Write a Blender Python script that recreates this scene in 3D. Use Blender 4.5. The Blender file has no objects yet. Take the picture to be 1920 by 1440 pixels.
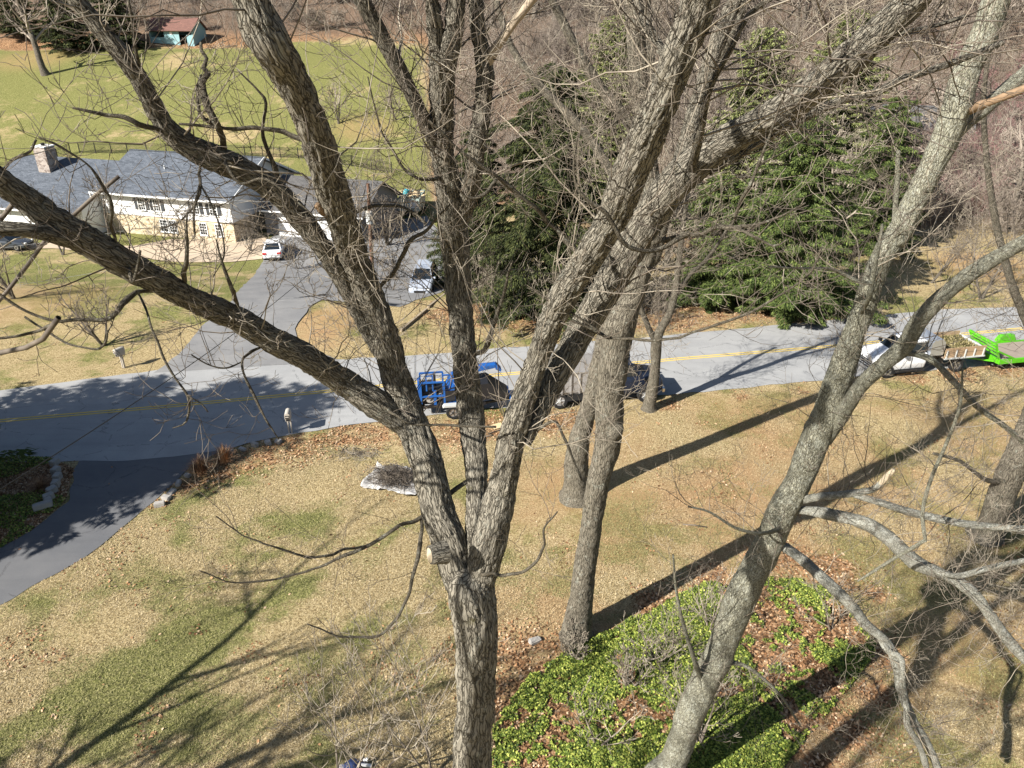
import bpy, bmesh, math, random
import numpy as np
from mathutils import Vector
R_ = math.radians
random.seed(5)
RS = np.random.RandomState(11)
S = bpy.context.scene
COL = S.collection

# ------------------------------------------------------------------ camera, world, sun, exposure
CH = 20.0; PITCH = R_(27.2); FPX = 1442.0
cam = bpy.data.cameras.new("camera"); camo = bpy.data.objects.new("camera", cam); COL.objects.link(camo)
cam.sensor_fit = 'HORIZONTAL'; cam.sensor_width = 36; cam.lens = 36 * FPX / 1920
cam.clip_start = 0.1; cam.clip_end = 2000
camo.location = (0, 0, CH); camo.rotation_euler = (math.pi / 2 - PITCH, 0, 0)
S.camera = camo
SAZ = R_(53.5); SEL = R_(35)          # light travels towards azimuth 53.5 deg right of +Y
w = bpy.data.worlds.new("World"); S.world = w; w.use_nodes = True
nt = w.node_tree; nt.nodes.clear()
bg = nt.nodes.new('ShaderNodeBackground'); out = nt.nodes.new('ShaderNodeOutputWorld')
sky = nt.nodes.new('ShaderNodeTexSky'); sky.sky_type = 'NISHITA'; sky.sun_disc = False
sky.sun_elevation = SEL
sky.sun_rotation = SAZ + math.pi
nt.links.new(sky.outputs[0], bg.inputs[0]); nt.links.new(bg.outputs[0], out.inputs[0])
bg.inputs[1].default_value = 0.05
sl = bpy.data.lights.new("sun", 'SUN'); so = bpy.data.objects.new("sun", sl); COL.objects.link(so)
sl.energy = 5.0; sl.angle = R_(0.53); sl.color = (1.0, 0.955, 0.89)
ldir = Vector((math.sin(SAZ) * math.cos(SEL), math.cos(SAZ) * math.cos(SEL), -math.sin(SEL)))
so.rotation_euler = ldir.to_track_quat('-Z', 'Y').to_euler(); so.location = (-60, -50, 60)
S.view_settings.view_transform = 'Standard'; S.view_settings.look = 'None'
S.cycles.max_bounces = 6; S.cycles.diffuse_bounces = 1
S.view_settings.exposure = 1.05; S.view_settings.gamma = 1.0

# ------------------------------------------------------------------ helpers
def sm(a, b, x):
    t = np.clip((x - a) / (b - a), 0, 1); return t * t * (3 - 2 * t)
def terrain(x, y):
    x = np.asarray(x, float); y = np.asarray(y, float)
    z = -2.5 * sm(50, 68, y) * sm(40, 5, x)
    z = z + 1.0 * sm(78, 95, y) * sm(40, 5, x)
    hill = np.clip(y - 95, 0, None)
    hl = 12.4 * sm(0, 1, hill / 62) ** .8 + np.clip(y - 150, 0, None) * 0.26
    hr = np.clip(y - 120, 0, None) * 0.20
    k = sm(10, 45, x)
    return z + hl * (1 - k) + hr * k
CT, ST_ = math.cos(PITCH), math.sin(PITCH)
def ray(px, py):
    x = (px - 960) / FPX; y = (720 - py) / FPX
    return np.array([x, CT + y * ST_, -ST_ + y * CT])
def G(px, py, dz=0.0):
    d = ray(px, py); t = 12.0
    prev = t
    while t < 700:
        p = d * t
        if CH + p[2] < float(terrain(p[0], p[1])) + dz: break
        prev = t; t += 0.5
    a, b = prev, t
    for _ in range(18):
        m = (a + b) / 2; p = d * m
        if CH + p[2] < float(terrain(p[0], p[1])) + dz: b = m
        else: a = m
    p = d * b; return np.array([p[0], p[1], CH + p[2]])
def PY(px, py, Y):
    d = ray(px, py); t = Y / d[1]; return np.array([0, 0, CH]) + d * t, t   # t = depth along view axis
def tz(x, y): return float(terrain(x, y))

_h = RS.randint(0, 2**31 - 1, 4096)
def noise3(p, seed=0):
    p = np.asarray(p, float); i = np.floor(p).astype(np.int64); f = p - i; f = f * f * (3 - 2 * f)
    def h(a, b, c):
        n = (a * 73856093) ^ (b * 19349663) ^ (c * 83492791) ^ (seed * 2654435761)
        return (_h[n & 4095] & 0xffff) / 65535.0
    x, y, z = i[..., 0], i[..., 1], i[..., 2]; fx, fy, fz = f[..., 0], f[..., 1], f[..., 2]
    def L(a, b, t): return a + (b - a) * t
    a = L(L(h(x, y, z), h(x+1, y, z), fx), L(h(x, y+1, z), h(x+1, y+1, z), fx), fy)
    b = L(L(h(x, y, z+1), h(x+1, y, z+1), fx), L(h(x, y+1, z+1), h(x+1, y+1, z+1), fx), fy)
    return L(a, b, fz)

def tag(o, label=None, cat=None, group=None, kind=None):
    if label: o['label'] = label
    if cat: o['category'] = cat
    if group: o['group'] = group
    if kind: o['kind'] = kind
    return o
def empty(name, loc=(0, 0, 0), rz=0, label=None, cat=None, group=None):
    o = bpy.data.objects.new(name, None); COL.objects.link(o)
    o.location = [float(v) for v in loc]; o.rotation_euler = (0, 0, rz); o.empty_display_size = .2
    return tag(o, label, cat, group)
def mkmesh(name, V, F, mat, smooth=False, attrs=None):
    """V Nx3, F list or array of faces"""
    me = bpy.data.meshes.new(name); V = np.asarray(V, np.float32)
    if isinstance(F, np.ndarray):
        n, k = F.shape
        me.vertices.add(len(V)); me.vertices.foreach_set('co', V.ravel())
        me.loops.add(n * k); me.loops.foreach_set('vertex_index', F.astype(np.int32).ravel())
        me.polygons.add(n); me.polygons.foreach_set('loop_start', np.arange(0, n * k, k, dtype=np.int32))
        me.update(calc_edges=True)
    else:
        me.from_pydata(V.tolist(), [], F); me.update()
    if smooth: me.polygons.foreach_set('use_smooth', np.ones(len(me.polygons), bool))
    if mat is not None:
        for m in (mat if isinstance(mat, (list, tuple)) else [mat]): me.materials.append(m)
    for k, (typ, arr) in (attrs or {}).items():
        a = me.attributes.new(k, typ, 'POINT')
        a.data.foreach_set('vector' if typ == 'FLOAT_VECTOR' else ('color' if typ == 'FLOAT_COLOR' else 'value'), np.asarray(arr, np.float32).ravel())
    return me
def link(name, me, parent=None, loc=None, rz=None):
    o = bpy.data.objects.new(name, me); COL.objects.link(o)
    if parent is not None: o.parent = parent
    if loc is not None: o.location = [float(v) for v in loc]
    if rz is not None: o.rotation_euler = (0, 0, rz)
    return o
class MB:
    def __init__(s): s.v = []; s.f = []
    def quad(s, *p):
        n = len(s.v); s.v += [tuple(float(c) for c in q) for q in p]; s.f.append(tuple(range(n, n + len(p)))); return s
    def box(s, x0, x1, y0, y1, z0, z1):
        n = len(s.v); s.v += [(x0,y0,z0),(x1,y0,z0),(x1,y1,z0),(x0,y1,z0),(x0,y0,z1),(x1,y0,z1),(x1,y1,z1),(x0,y1,z1)]
        s.f += [(n,n+3,n+2,n+1),(n+4,n+5,n+6,n+7),(n,n+1,n+5,n+4),(n+1,n+2,n+6,n+5),(n+2,n+3,n+7,n+6),(n+3,n,n+4,n+7)]; return s
    def bar(s, a, b, wd, th=None, up=(0, 0, 1)):
        th = th or wd; a = Vector(a); b = Vector(b); d = (b - a).normalized(); u = Vector(up)
        if abs(d.dot(u)) > .95: u = Vector((1, 0, 0))
        x = d.cross(u).normalized() * wd / 2; y = x.cross(d).normalized() * th / 2; n = len(s.v)
        for p in (a, b):
            for q in (-x - y, x - y, x + y, -x + y): s.v.append(tuple(p + q))
        s.f += [(n,n+1,n+2,n+3),(n+7,n+6,n+5,n+4),(n,n+4,n+5,n+1),(n+1,n+5,n+6,n+2),(n+2,n+6,n+7,n+3),(n+3,n+7,n+4,n)]; return s
    def prism(s, prof, ax, a, b):
        """extrude 2D profile along axis ax from a to b"""
        n = len(s.v); k = len(prof)
        for t in (a, b):
            for (p, q) in prof:
                s.v.append({'x': (t, p, q), 'y': (p, t, q), 'z': (p, q, t)}[ax])
        s.f.append(tuple(range(n, n + k))); s.f.append(tuple(range(n + 2 * k - 1, n + k - 1, -1)))
        for i in range(k): j = (i + 1) % k; s.f.append((n + i, n + k + i, n + k + j, n + j))
        return s
    def cyl(s, a, b, r, n=16, r2=None, cap=True):
        a = Vector(a); b = Vector(b); d = (b - a).normalized(); r2 = r if r2 is None else r2
        u = d.orthogonal().normalized(); v = d.cross(u); k = len(s.v)
        for p, rr in ((a, r), (b, r2)):
            for i in range(n):
                t = 2 * math.pi * i / n; s.v.append(tuple(p + (u * math.cos(t) + v * math.sin(t)) * rr))
        for i in range(n): j = (i + 1) % n; s.f.append((k + i, k + j, k + n + j, k + n + i))
        if cap: s.f.append(tuple(range(k + n - 1, k - 1, -1))); s.f.append(tuple(range(k + n, k + 2 * n)))
        return s
    def ring(s, c, r0, r1, w_, ax='y', n=24):
        """tyre: annulus solid with rounded shoulders, axis ax"""
        k = len(s.v); prof = [(r0, -w_/2), (r1*.93, -w_/2), (r1, -w_/4), (r1, w_/4), (r1*.93, w_/2), (r0, w_/2)]; m = len(prof)
        for i in range(n):
            t = 2 * math.pi * i / n
            for (r, o) in prof:
                s.v.append((c[0] + r*math.cos(t), c[1] + o, c[2] + r*math.sin(t)) if ax == 'y' else (c[0] + o, c[1] + r*math.cos(t), c[2] + r*math.sin(t)))
        for i in range(n):
            for j in range(m):
                a = k + i*m + j; b = k + i*m + (j+1) % m; c2 = k + ((i+1) % n)*m + (j+1) % m; d = k + ((i+1) % n)*m + j
                s.f.append((a, b, c2, d))
        return s
    def build(s, name, mat, parent=None, bevel=0, smooth=False, sub=0):
        me = mkmesh(name, s.v, s.f, mat)
        bm = bmesh.new(); bm.from_mesh(me); bmesh.ops.recalc_face_normals(bm, faces=bm.faces)
        if bevel: bmesh.ops.bevel(bm, geom=bm.edges[:], offset=bevel, segments=2, affect='EDGES', clamp_overlap=True)
        bm.to_mesh(me); bm.free()
        if smooth or bevel:
            me.polygons.foreach_set('use_smooth', np.ones(len(me.polygons), bool))
            try: me.set_sharp_from_angle(angle=R_(38))
            except Exception: pass
        o = link(name, me, parent)
        if sub: m = o.modifiers.new('s', 'SUBSURF'); m.levels = m.render_levels = sub
        return o

# ------------------------------------------------------------------ materials
class NT:
    def __init__(s, name):
        s.m = bpy.data.materials.new(name); s.m.use_nodes = True; s.t = s.m.node_tree; s.t.nodes.clear()
        s.o = s.n('OutputMaterial'); s.b = s.n('BsdfPrincipled'); s.l(s.b.outputs[0], s.o.inputs[0])
        s.b.inputs['Roughness'].default_value = .85
        s.b.inputs['Specular IOR Level'].default_value = .3
    def n(s, k, **kw):
        x = s.t.nodes.new('ShaderNode' + k)
        for a, b in kw.items(): setattr(x, a, b)
        return x
    def l(s, a, b): s.t.links.new(a, b)
    def pos(s): return s.n('NewGeometry').outputs['Position']
    def attr(s, nm, o='Vector'): return s.n('Attribute', attribute_name=nm).outputs[o]
    def map(s, v, sc=(1, 1, 1), loc=(0, 0, 0)):
        m = s.n('Mapping'); s.l(v, m.inputs[0]); m.inputs['Scale'].default_value = sc; m.inputs['Location'].default_value = loc; return m.outputs[0]
    def noise(s, v, sc, det=4, rough=.55, dist=0):
        x = s.n('TexNoise'); s.l(v, x.inputs['Vector']); x.inputs['Scale'].default_value = sc; x.inputs['Detail'].default_value = det
        x.inputs['Roughness'].default_value = rough; x.inputs['Distortion'].default_value = dist; return x.outputs['Fac']
    def vor(s, v, sc, feat='F1', o='Distance', rnd=1):
        x = s.n('TexVoronoi', feature=feat); s.l(v, x.inputs['Vector']); x.inputs['Scale'].default_value = sc
        x.inputs['Randomness'].default_value = rnd; return x.outputs[o]
    def ramp(s, f, stops, interp='LINEAR'):
        r = s.n('ValToRGB'); r.color_ramp.interpolation = interp; e = r.color_ramp.elements
        while len(e) < len(stops): e.new(.5)
        for a, (p, c) in zip(e, stops):
            a.position = p; a.color = (tuple(c) if hasattr(c, '__len__') else (c, c, c)) + (1,)
        s.l(f, r.inputs[0]); return r.outputs[0]
    def mix(s, f, a, b, bt='MIX'):
        x = s.n('Mix', data_type='RGBA', blend_type=bt)
        for i, v in ((0, f), (6, a), (7, b)):
            if hasattr(v, 'links'): s.l(v, x.inputs[i])
            elif i == 0: x.inputs[0].default_value = v
            else: x.inputs[i].default_value = tuple(v) + (1,)
        return x.outputs[2]
    def math(s, op, a, b=0.0, c=None, clamp=False):
        x = s.n('Math', operation=op, use_clamp=clamp)
        for i, v in enumerate((a, b) if c is None else (a, b, c)):
            if hasattr(v, 'links'): s.l(v, x.inputs[i])
            else: x.inputs[i].default_value = v
        return x.outputs[0]
    def bump(s, h, st=.5, d=.02):
        x = s.n('Bump'); s.l(h, x.inputs['Height']); x.inputs['Strength'].default_value = st; x.inputs['Distance'].default_value = d
        s.l(x.outputs[0], s.b.inputs['Normal'])
    def col(s, c):
        if hasattr(c, 'links'): s.l(c, s.b.inputs['Base Color'])
        else: s.b.inputs['Base Color'].default_value = tuple(c) + (1,)
        return s
    def set(s, **k):
        for a, b in k.items(): s.b.inputs[a.replace('_', ' ')].default_value = b
        return s

def plain(name, c, rough=.6, metal=0, var=.12, sc=3.0, bump=0, dirt=None):
    t = NT(name); p = t.n('TexCoord').outputs['Object']
    a = tuple(x * (1 - var) for x in c); b = tuple(min(1, x * (1 + var)) for x in c)
    col = t.mix(t.noise(p, sc, 5), a, b)
    if dirt: col = t.mix(t.ramp(t.noise(p, sc * .8, 6, .7), [(.5, 0.), (.75, 1.)]), col, dirt)
    t.col(col); t.set(Roughness=rough, Metallic=metal)
    if rough < .5: t.set(Specular_IOR_Level=.5)
    if bump: t.bump(t.noise(p, sc * 12, 3), bump, .01)
    return t.m
def glassy(name, c=(.015, .02, .025)):
    t = NT(name); t.col(c); t.set(Roughness=.06, Specular_IOR_Level=.8); return t.m

def bark_mat(name, lo, hi, ridge=14.0, stretch=.22, lichen=.35, lichcol=(.36, .37, .31), moss=.2, bumpd=.02, brown=None, fleck=0):
    t = NT(name); b = t.attr('bc')
    wv = t.n('VectorMath', operation='ADD'); ns = t.n('TexNoise'); t.l(b, ns.inputs['Vector']); ns.inputs['Scale'].default_value = 7
    ns.inputs['Detail'].default_value = 3
    sc = t.n('VectorMath', operation='SCALE'); t.l(ns.outputs['Color'], sc.inputs[0]); sc.inputs['Scale'].default_value = .09
    t.l(b, wv.inputs[0]); t.l(sc.outputs[0], wv.inputs[1])
    v = t.map(wv.outputs[0], (1, 1, stretch))
    e = t.vor(v, ridge, 'DISTANCE_TO_EDGE')
    r1 = t.ramp(e, [(0, 0.), (.035, .3), (.1, .85), (.3, 1.)])
    e2 = t.vor(t.map(wv.outputs[0], (1, 1, stretch * 1.3), (3.1, 1.7, .4)), ridge * .45, 'DISTANCE_TO_EDGE')
    r1 = t.math('MULTIPLY', r1, t.ramp(e2, [(0, .35), (.05, 1.)]))
    n2 = t.noise(v, ridge * 2.6, 6, .7)
    n3 = t.noise(b, 3.5, 4)
    h = t.math('ADD', t.math('MULTIPLY', r1, .55), t.math('MULTIPLY', n2, .6))
    mid = tuple((x + y) / 2 for x, y in zip(lo, hi))
    c = t.ramp(h, [(.22, lo), (.5, tuple(x * .5 for x in mid)), (.74, tuple(x * .72 for x in hi)), (1.0, hi)])
    c = t.mix(t.math('MULTIPLY', n3, .45), c, brown or tuple(x * k for x, k in zip(hi, (.5, .47, .42))))
    lm = t.ramp(t.noise(t.map(b, (1, 1, .8)), 5.5, 7, .68), [(.60 - .12 * lichen, 0.), (.72 - .12 * lichen, 1.)])
    lm2 = t.math('MULTIPLY', lm, t.ramp(t.noise(b, 26, 4, .7), [(.42, 0.), (.58, 1.)]))
    c = t.mix(t.math('MULTIPLY', lm2, .85 if lichen > 0 else 0.), c, lichcol)
    if fleck:
        fl = t.ramp(t.noise(b, 38, 3, .6), [(.56, 0.), (.63, 1.)])
        c = t.mix(t.math('MULTIPLY', fl, fleck), c, (.47, .48, .42))
    if moss:
        mm = t.ramp(t.noise(b, 2.2, 5, .6), [(.66, 0.), (.74, 1.)])
        c = t.mix(t.math('MULTIPLY', mm, moss), c, (.085, .075, .025))
    t.col(c); t.set(Roughness=.9, Specular_IOR_Level=.15)
    t.bump(h, 1.0, bumpd * 1.5)
    return t.m
M = {}
M['bark'] = bark_mat('furrowed_bark', (.008, .007, .006), (.36, .33, .265), 21, .11, .2, moss=.6, bumpd=.022)
M['barklight'] = bark_mat('speckled_bark', (.03, .028, .02), (.36, .35, .265), 30, .25, .7, (.42, .43, .36), .25, .014, fleck=.5)
M['barkgrey'] = bark_mat('grey_bark', (.012, .01, .008), (.25, .225, .175), 24, .12, .3, moss=.2, bumpd=.016)
M['lichenbark'] = bark_mat('lichen_covered_bark', (.05, .048, .04), (.44, .43, .36), 26, .3, .9, (.56, .57, .51), .1, .012, fleck=.6)
M['barkfar'] = bark_mat('distant_bark', (.05, .043, .035), (.24, .21, .17), 10, .3, .2, moss=0, bumpd=.02)
def twigmat(name, a, b, sc=2.5):
    t = NT(name); p = t.pos(); t.col(t.mix(t.ramp(t.noise(p, sc, 6), [(.35, 0.), (.65, 1.)]), a, b)); t.set(Roughness=.8); return t.m
M['twig'] = twigmat('twig_bark', (.05, .04, .032), (.24, .2, .155))
M['branch'] = bark_mat('branch_bark', (.03, .025, .02), (.21, .185, .14), 40, .35, .45, (.36, .37, .3), .2, .008)
M['twiglight'] = twigmat('pale_twig_bark', (.13, .105, .08), (.4, .35, .27))
M['twigfar'] = twigmat('distant_twigs', (.11, .085, .07), (.40, .34, .275), .16)
M['twigred'] = twigmat('reddish_twigs', (.17, .09, .085), (.34, .2, .18))
M['cutwood'] = plain('cut_wood', (.52, .43, .3), .8, var=.2, sc=9)
M['deadwood'] = plain('weathered_wood', (.42, .34, .25), .85, var=.35, sc=6, bump=.4)
M['rawwood'] = plain('torn_orange_wood', (.26, .175, .105), .85, var=.5, sc=9, bump=.6)

def ground_mat():
    t = NT('lawn_ground'); p = t.pos(); z = t.attr('zone', 'Color'); sp = t.n('SeparateColor'); t.l(z, sp.inputs[0])
    g, lt, bs = sp.outputs
    fine = t.noise(p, 9, 6, .75); med = t.noise(p, 1.3, 5, .62); big = t.noise(p, .22, 3)
    vf = t.vor(p, 22, 'F1', 'Color'); vs = t.n('SeparateColor'); t.l(vf, vs.inputs[0])
    tan = t.ramp(t.math('ADD', t.math('MULTIPLY', fine, .6), t.math('MULTIPLY', vs.outputs[0], .4)), [(.25, (.15, .11, .05)), (.5, (.37, .285, .145)), (.75, (.58, .47, .27))])
    grn = t.ramp(t.math('ADD', t.math('MULTIPLY', fine, .6), t.math('MULTIPLY', vs.outputs[1], .4)), [(.25, (.055, .065, .02)), (.5, (.17, .175, .055)), (.78, (.38, .35, .14))])
    gf = t.math('ADD', g, t.math('MULTIPLY', t.math('SUBTRACT', t.math('ADD', t.math('MULTIPLY', med, .6), t.math('MULTIPLY', fine, .5)), .56), 2.6))
    c = t.mix(t.ramp(gf, [(.3, 0.), (.75, 1.)]), tan, grn)
    # bare orange soil / thatch
    c = t.mix(t.math('MULTIPLY', bs, t.ramp(t.math('ADD', med, t.math('MULTIPLY', fine, .3)), [(.45, .35), (.75, 1.)])), c, (.4, .25, .13))
    # leaf litter
    v2 = t.vor(p, 11, 'F1', 'Color'); v2s = t.n('SeparateColor'); t.l(v2, v2s.inputs[0])
    leaf = t.ramp(v2s.outputs[0], [(.1, (.07, .04, .022)), (.4, (.2, .105, .05)), (.7, (.36, .2, .1)), (.95, (.5, .33, .19))])
    lf = t.math('ADD', lt, t.math('MULTIPLY', t.math('SUBTRACT', t.math('ADD', t.math('MULTIPLY', med, .6), t.math('MULTIPLY', fine, .5)), .55), 2.0))
    c = t.mix(t.ramp(lf, [(.4, 0.), (.7, 1.)]), c, leaf)
    wd = t.attr('wood', 'Fac'); wn = t.ramp(t.math('ADD', t.math('MULTIPLY', fine, .5), t.math('MULTIPLY', med, .5)), [(.3, (.05, .037, .027)), (.5, (.16, .115, .083)), (.7, (.29, .215, .155))])
    c = t.mix(t.math('MULTIPLY', wd, .9), c, wn)
    t.col(c); t.set(Roughness=.95, Specular_IOR_Level=.1)
    t.bump(t.math('ADD', t.noise(p, 16, 5, .8), t.math('MULTIPLY', vs.outputs[2], .35)), .8, .05)
    return t.m
M['ground'] = ground_mat()
def asphalt(name, c, c2, patch=.4):
    t = NT(name); p = t.pos()
    n = t.noise(p, 40, 3, .8); m = t.noise(p, .5, 4, .6); st = t.noise(t.map(p, (.25, 2.2, 1)), 1.0, 4)
    col = t.mix(t.ramp(m, [(.35, 0.), (.65, 1.)]), c, c2)
    col = t.mix(t.math('MULTIPLY', t.ramp(st, [(.5, 0.), (.7, 1.)]), patch), col, tuple(x * .72 for x in c))
    col = t.mix(.35, col, t.ramp(n, [(.3, tuple(x * .5 for x in c)), (.7, tuple(min(1, x * 1.6) for x in c))]))
    e = t.vor(t.map(p, (1, 1, 1)), .33, 'DISTANCE_TO_EDGE')
    e2 = t.math('ADD', e, t.math('MULTIPLY', t.math('SUBTRACT', t.noise(p, 2.2, 5), .5), .11))
    cr = t.ramp(t.math('ABSOLUTE', e2), [(.0, 1.), (.006, 0.)])
    col = t.mix(t.math('MULTIPLY', cr, .55), col, (.05, .05, .05))
    t.col(col); t.set(Roughness=.9, Specular_IOR_Level=.2); t.bump(n, .4, .01); return t.m
M['road'] = asphalt('road_asphalt', (.29, .292, .29), (.37, .37, .36))
M['drive'] = asphalt('driveway_asphalt', (.12, .123, .13), (.165, .165, .165), .3)
M['drive2'] = asphalt('worn_driveway_asphalt', (.19, .19, .19), (.27, .265, .255), .3)
M['patio'] = plain('pale_concrete', (.5, .4, .29), .9, var=.18, sc=.6)
def yellow():
    t = NT('yellow_paint'); p = t.pos(); f = t.ramp(t.noise(p, 9, 5, .7), [(.25, 0.), (.42, 1.)])
    t.col(t.mix(f, (.3, .28, .2), (.7, .5, .1))); t.set(Roughness=.8); return t.m
M['yellow'] = yellow()
def leafcards(name, stops, rough=.8):
    t = NT(name); r = t.n('NewGeometry').outputs['Random Per Island']; t.col(t.ramp(r, stops)); t.set(Roughness=rough, Specular_IOR_Level=.2)
    return t.m
M['leaves'] = leafcards('dry_leaves', [(0, (.09, .045, .02)), (.35, (.26, .13, .06)), (.7, (.42, .25, .13)), (1, (.6, .45, .3))])
M['grass_tan'] = leafcards('dry_grass_blades', [(0, (.17, .12, .055)), (.5, (.43, .335, .175)), (1, (.7, .58, .37))])
M['grass_rust'] = leafcards('rusty_grass_blades', [(0, (.17, .10, .045)), (.5, (.42, .29, .15)), (1, (.7, .53, .32))])
M['grass_green'] = leafcards('green_grass_blades', [(0, (.08, .085, .03)), (.5, (.22, .21, .08)), (1, (.46, .42, .2))])
M['ivy'] = leafcards('ivy_leaves', [(0, (.025, .045, .01)), (.4, (.1, .145, .024)), (.75, (.24, .29, .05)), (1, (.42, .44, .1))], .6)
M['spruce'] = leafcards('spruce_needles', [(0, (.012, .018, .007)), (.6, (.04, .05, .016)), (1, (.10, .11, .035))])
M['hemlock'] = leafcards('hemlock_needles', [(0, (.025, .04, .012)), (.5, (.065, .095, .025)), (1, (.15, .185, .05))])
M['pine'] = leafcards('pine_needles', [(0, (.07, .09, .03)), (.5, (.19, .22, .075)), (1, (.38, .39, .16))])
M['plume'] = leafcards('ornamental_grass_blades', [(0, (.14, .06, .03)), (.5, (.32, .17, .09)), (1, (.5, .34, .2))])

# ------------------------------------------------------------------ ground
def gdist(x, y, px, py): c = G(px, py); return np.hypot(x - c[0], y - c[1])
def inpoly(x, y, poly):
    r = np.zeros(x.shape, bool); n = len(poly)
    for i in range(n):
        x1, y1 = poly[i]; x2, y2 = poly[(i + 1) % n]
        c = ((y1 > y) != (y2 > y)) & (x < (x2 - x1) * (y - y1) / ((y2 - y1) + 1e-12) + x1); r ^= c
    return r
def gp(pts): return [tuple(G(a, b)[:2]) for a, b in pts]
IVY = gp([(915, 1450), (935, 1345), (1000, 1260), (1060, 1225), (1160, 1175), (1300, 1105), (1440, 1085), (1545, 1110), (1625, 1180), (1640, 1230), (1560, 1330), (1500, 1400), (1455, 1460)])
BEDL = gp([(-300, 880), (0, 856), (95, 858), (140, 880), (122, 940), (60, 995), (0, 1030), (-300, 1180)])
ROADLIT = [(640, 815, 1.7), (560, 838, 1.8), (480, 858, 1.8), (410, 885, 1.7), (345, 915, 1.2), (700, 812, 1.8), (780, 815, 2), (860, 812, 2), (930, 800, 2.), (1010, 795, 1.8), (1080, 790, 1.6),
           (300, 945, .6), (1700, 705, 1.6), (1790, 695, 1.8), (1880, 690, 1.8), (1600, 720, .9), (1500, 733, .7), (1390, 745, .7), (1250, 762, 1.0),
           (1215, 610, 2.2), (1260, 590, 4.5), (1310, 575, 5), (1380, 570, 5), (1480, 568, 4), (1060, 600, 4), (960, 590, 4), (880, 590, 3.5), (815, 590, 1.5),(1000,1240,2.2),(960,1300,1.6),(1050,1230,1.2)]
def zone(x, y):
    x = np.asarray(x, float); y = np.asarray(y, float)
    P3 = np.stack([x * .16, y * .16, x * 0], -1); nb = noise3(P3, 3); nb2 = noise3(P3 * 3.1, 5)
    nb3 = noise3(P3 * 7.3, 15); g = np.full(x.shape, .14) + (nb - .5) * .8 + (nb2 - .5) * 1.0 + (nb3 - .5) * .7
    # lower-left lawn is greener, in diagonal mowing stripes
    st = noise3(np.stack([(x * .75 + y * .66) * .09, (-x * .66 + y * .75) * .55, x * 0], -1), 9)
    ll = sm(2, -7, x) * sm(34, 26, y)
    g += ll * (.12 + (st - .45) * 1.3)
    rr = sm(9, 13, x) * sm(26, 19, y); g += rr * (.42 + (nb2 - .5) * .7)
    far = sm(43, 46, y) ; g += far * .18
    houseg = sm(52, 55, y) * sm(0, -12, x); g += houseg * .5
    back = sm(80, 88, y) * sm(-.085, -.125, x / np.maximum(y, 1)); g += back * (.34 + (noise3(P3 * np.array([.5, .9, 1]), 4) - .5) * 1.0)
    l = np.zeros(x.shape)
    for a, b, r in ROADLIT:
        d = gdist(x, y, a, b); l = np.maximum(l, sm(r * 1.35, r * .35, d) * .62)
    iv = inpoly(x, y, IVY); l = np.where(iv, .75, l)
    for a, b, r in [(1500, 1050, 1.3), (1560, 1070, 1.6), (1640, 1110, .8), (1660, 1230, .9), (1640, 1300, .9), (1590, 1370, .9), (1540, 1440, .9), (1430, 1050, 1.1), (1330, 1080, 1.2), (1230, 1130, 1.3)]:
        l = np.maximum(l, sm(r * 1.3, r * .3, gdist(x, y, a, b)) * .7)
    l = np.where(inpoly(x, y, BEDL), .8, l)
    # woods floor
    wl = sm(152, 158, y + nb * 8) * sm(30, 10, x); l = np.maximum(l, wl)
    wr = sm(4, 12, x + nb * 5) * sm(62, 70, y) * (.35 + .65 * sm(.3, .55, nb)); l = np.maximum(l, wr * .6)
    wm = sm(80, 88, y) * sm(-.12, -.09, x / np.maximum(y, 1)); l = np.maximum(l, wm * .8); dk = np.maximum(np.maximum(wl, wr), wm); g = g * (1 - dk)
    s = sm(.45, .75, noise3(P3 * 1.3, 12)) * .5 * sm(-5, 2, x) * sm(40, 30, y)
    s += sm(-1, 4, x) * sm(40, 36, y) * (.26 + (nb2 - .5) * .9) * sm(.25, .6, nb + .1)
    s += sm(3.5, 1.5, gdist(x, y, 615, 600)) * .8 + sm(2.5, .8, gdist(x, y, 600, 640)) * .6
    s += sm(8, 3, gdist(x, y, 60, 560)) * .45 + sm(9, 3, gdist(x, y, 60, 110)) * .5 + sm(6, 2, gdist(x, y, 680, 240)) * .5
    s += sm(6, 2, gdist(x, y, 1850, 500)) * .8
    return np.clip(g, 0, 1), np.clip(l, 0, 1), np.clip(s, 0, 1)
def axis(segs):
    o = []
    for a, b, st in segs: o += list(np.arange(a, b, st))
    o.append(segs[-1][1]); return np.array(o)
gx = axis([(-700, -120, 20), (-120, -50, 2.0), (-50, 50, .5), (50, 120, 2.0), (120, 700, 20)])
gy = axis([(-200, 0, 10), (0, 10, 1), (10, 60, .5), (60, 110, .8), (110, 240, 2), (240, 700, 15)])
X, Y = np.meshgrid(gx, gy); Z = terrain(X, Y)
Z = Z + (noise3(np.stack([X * .35, Y * .35, X * 0], -1)) - .5) * .05
zg, zl, zs = zone(X, Y)
V = np.stack([X, Y, Z], -1).reshape(-1, 3); ny, nx = X.shape
I = np.arange(ny * nx).reshape(ny, nx)
F = np.stack([I[:-1, :-1], I[:-1, 1:], I[1:, 1:], I[1:, :-1]], -1).reshape(-1, 4)
zc = np.stack([zg, zl, zs, zs * 0 + 1], -1).reshape(-1, 4)
tag(link('ground', mkmesh('ground', V, F, M['ground'], True, {'zone': ('FLOAT_COLOR', zc), 'wood': ('FLOAT', np.maximum(np.maximum(sm(151, 160, Y), sm(84, 94, Y) * sm(-.12, -.08, X / np.maximum(Y, 1))), sm(66, 78, Y) * sm(4, 11, X + (noise3(np.stack([X * .16, Y * .16, X * 0], -1), 3) - .5) * 6) * .85))})), kind='structure')

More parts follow.
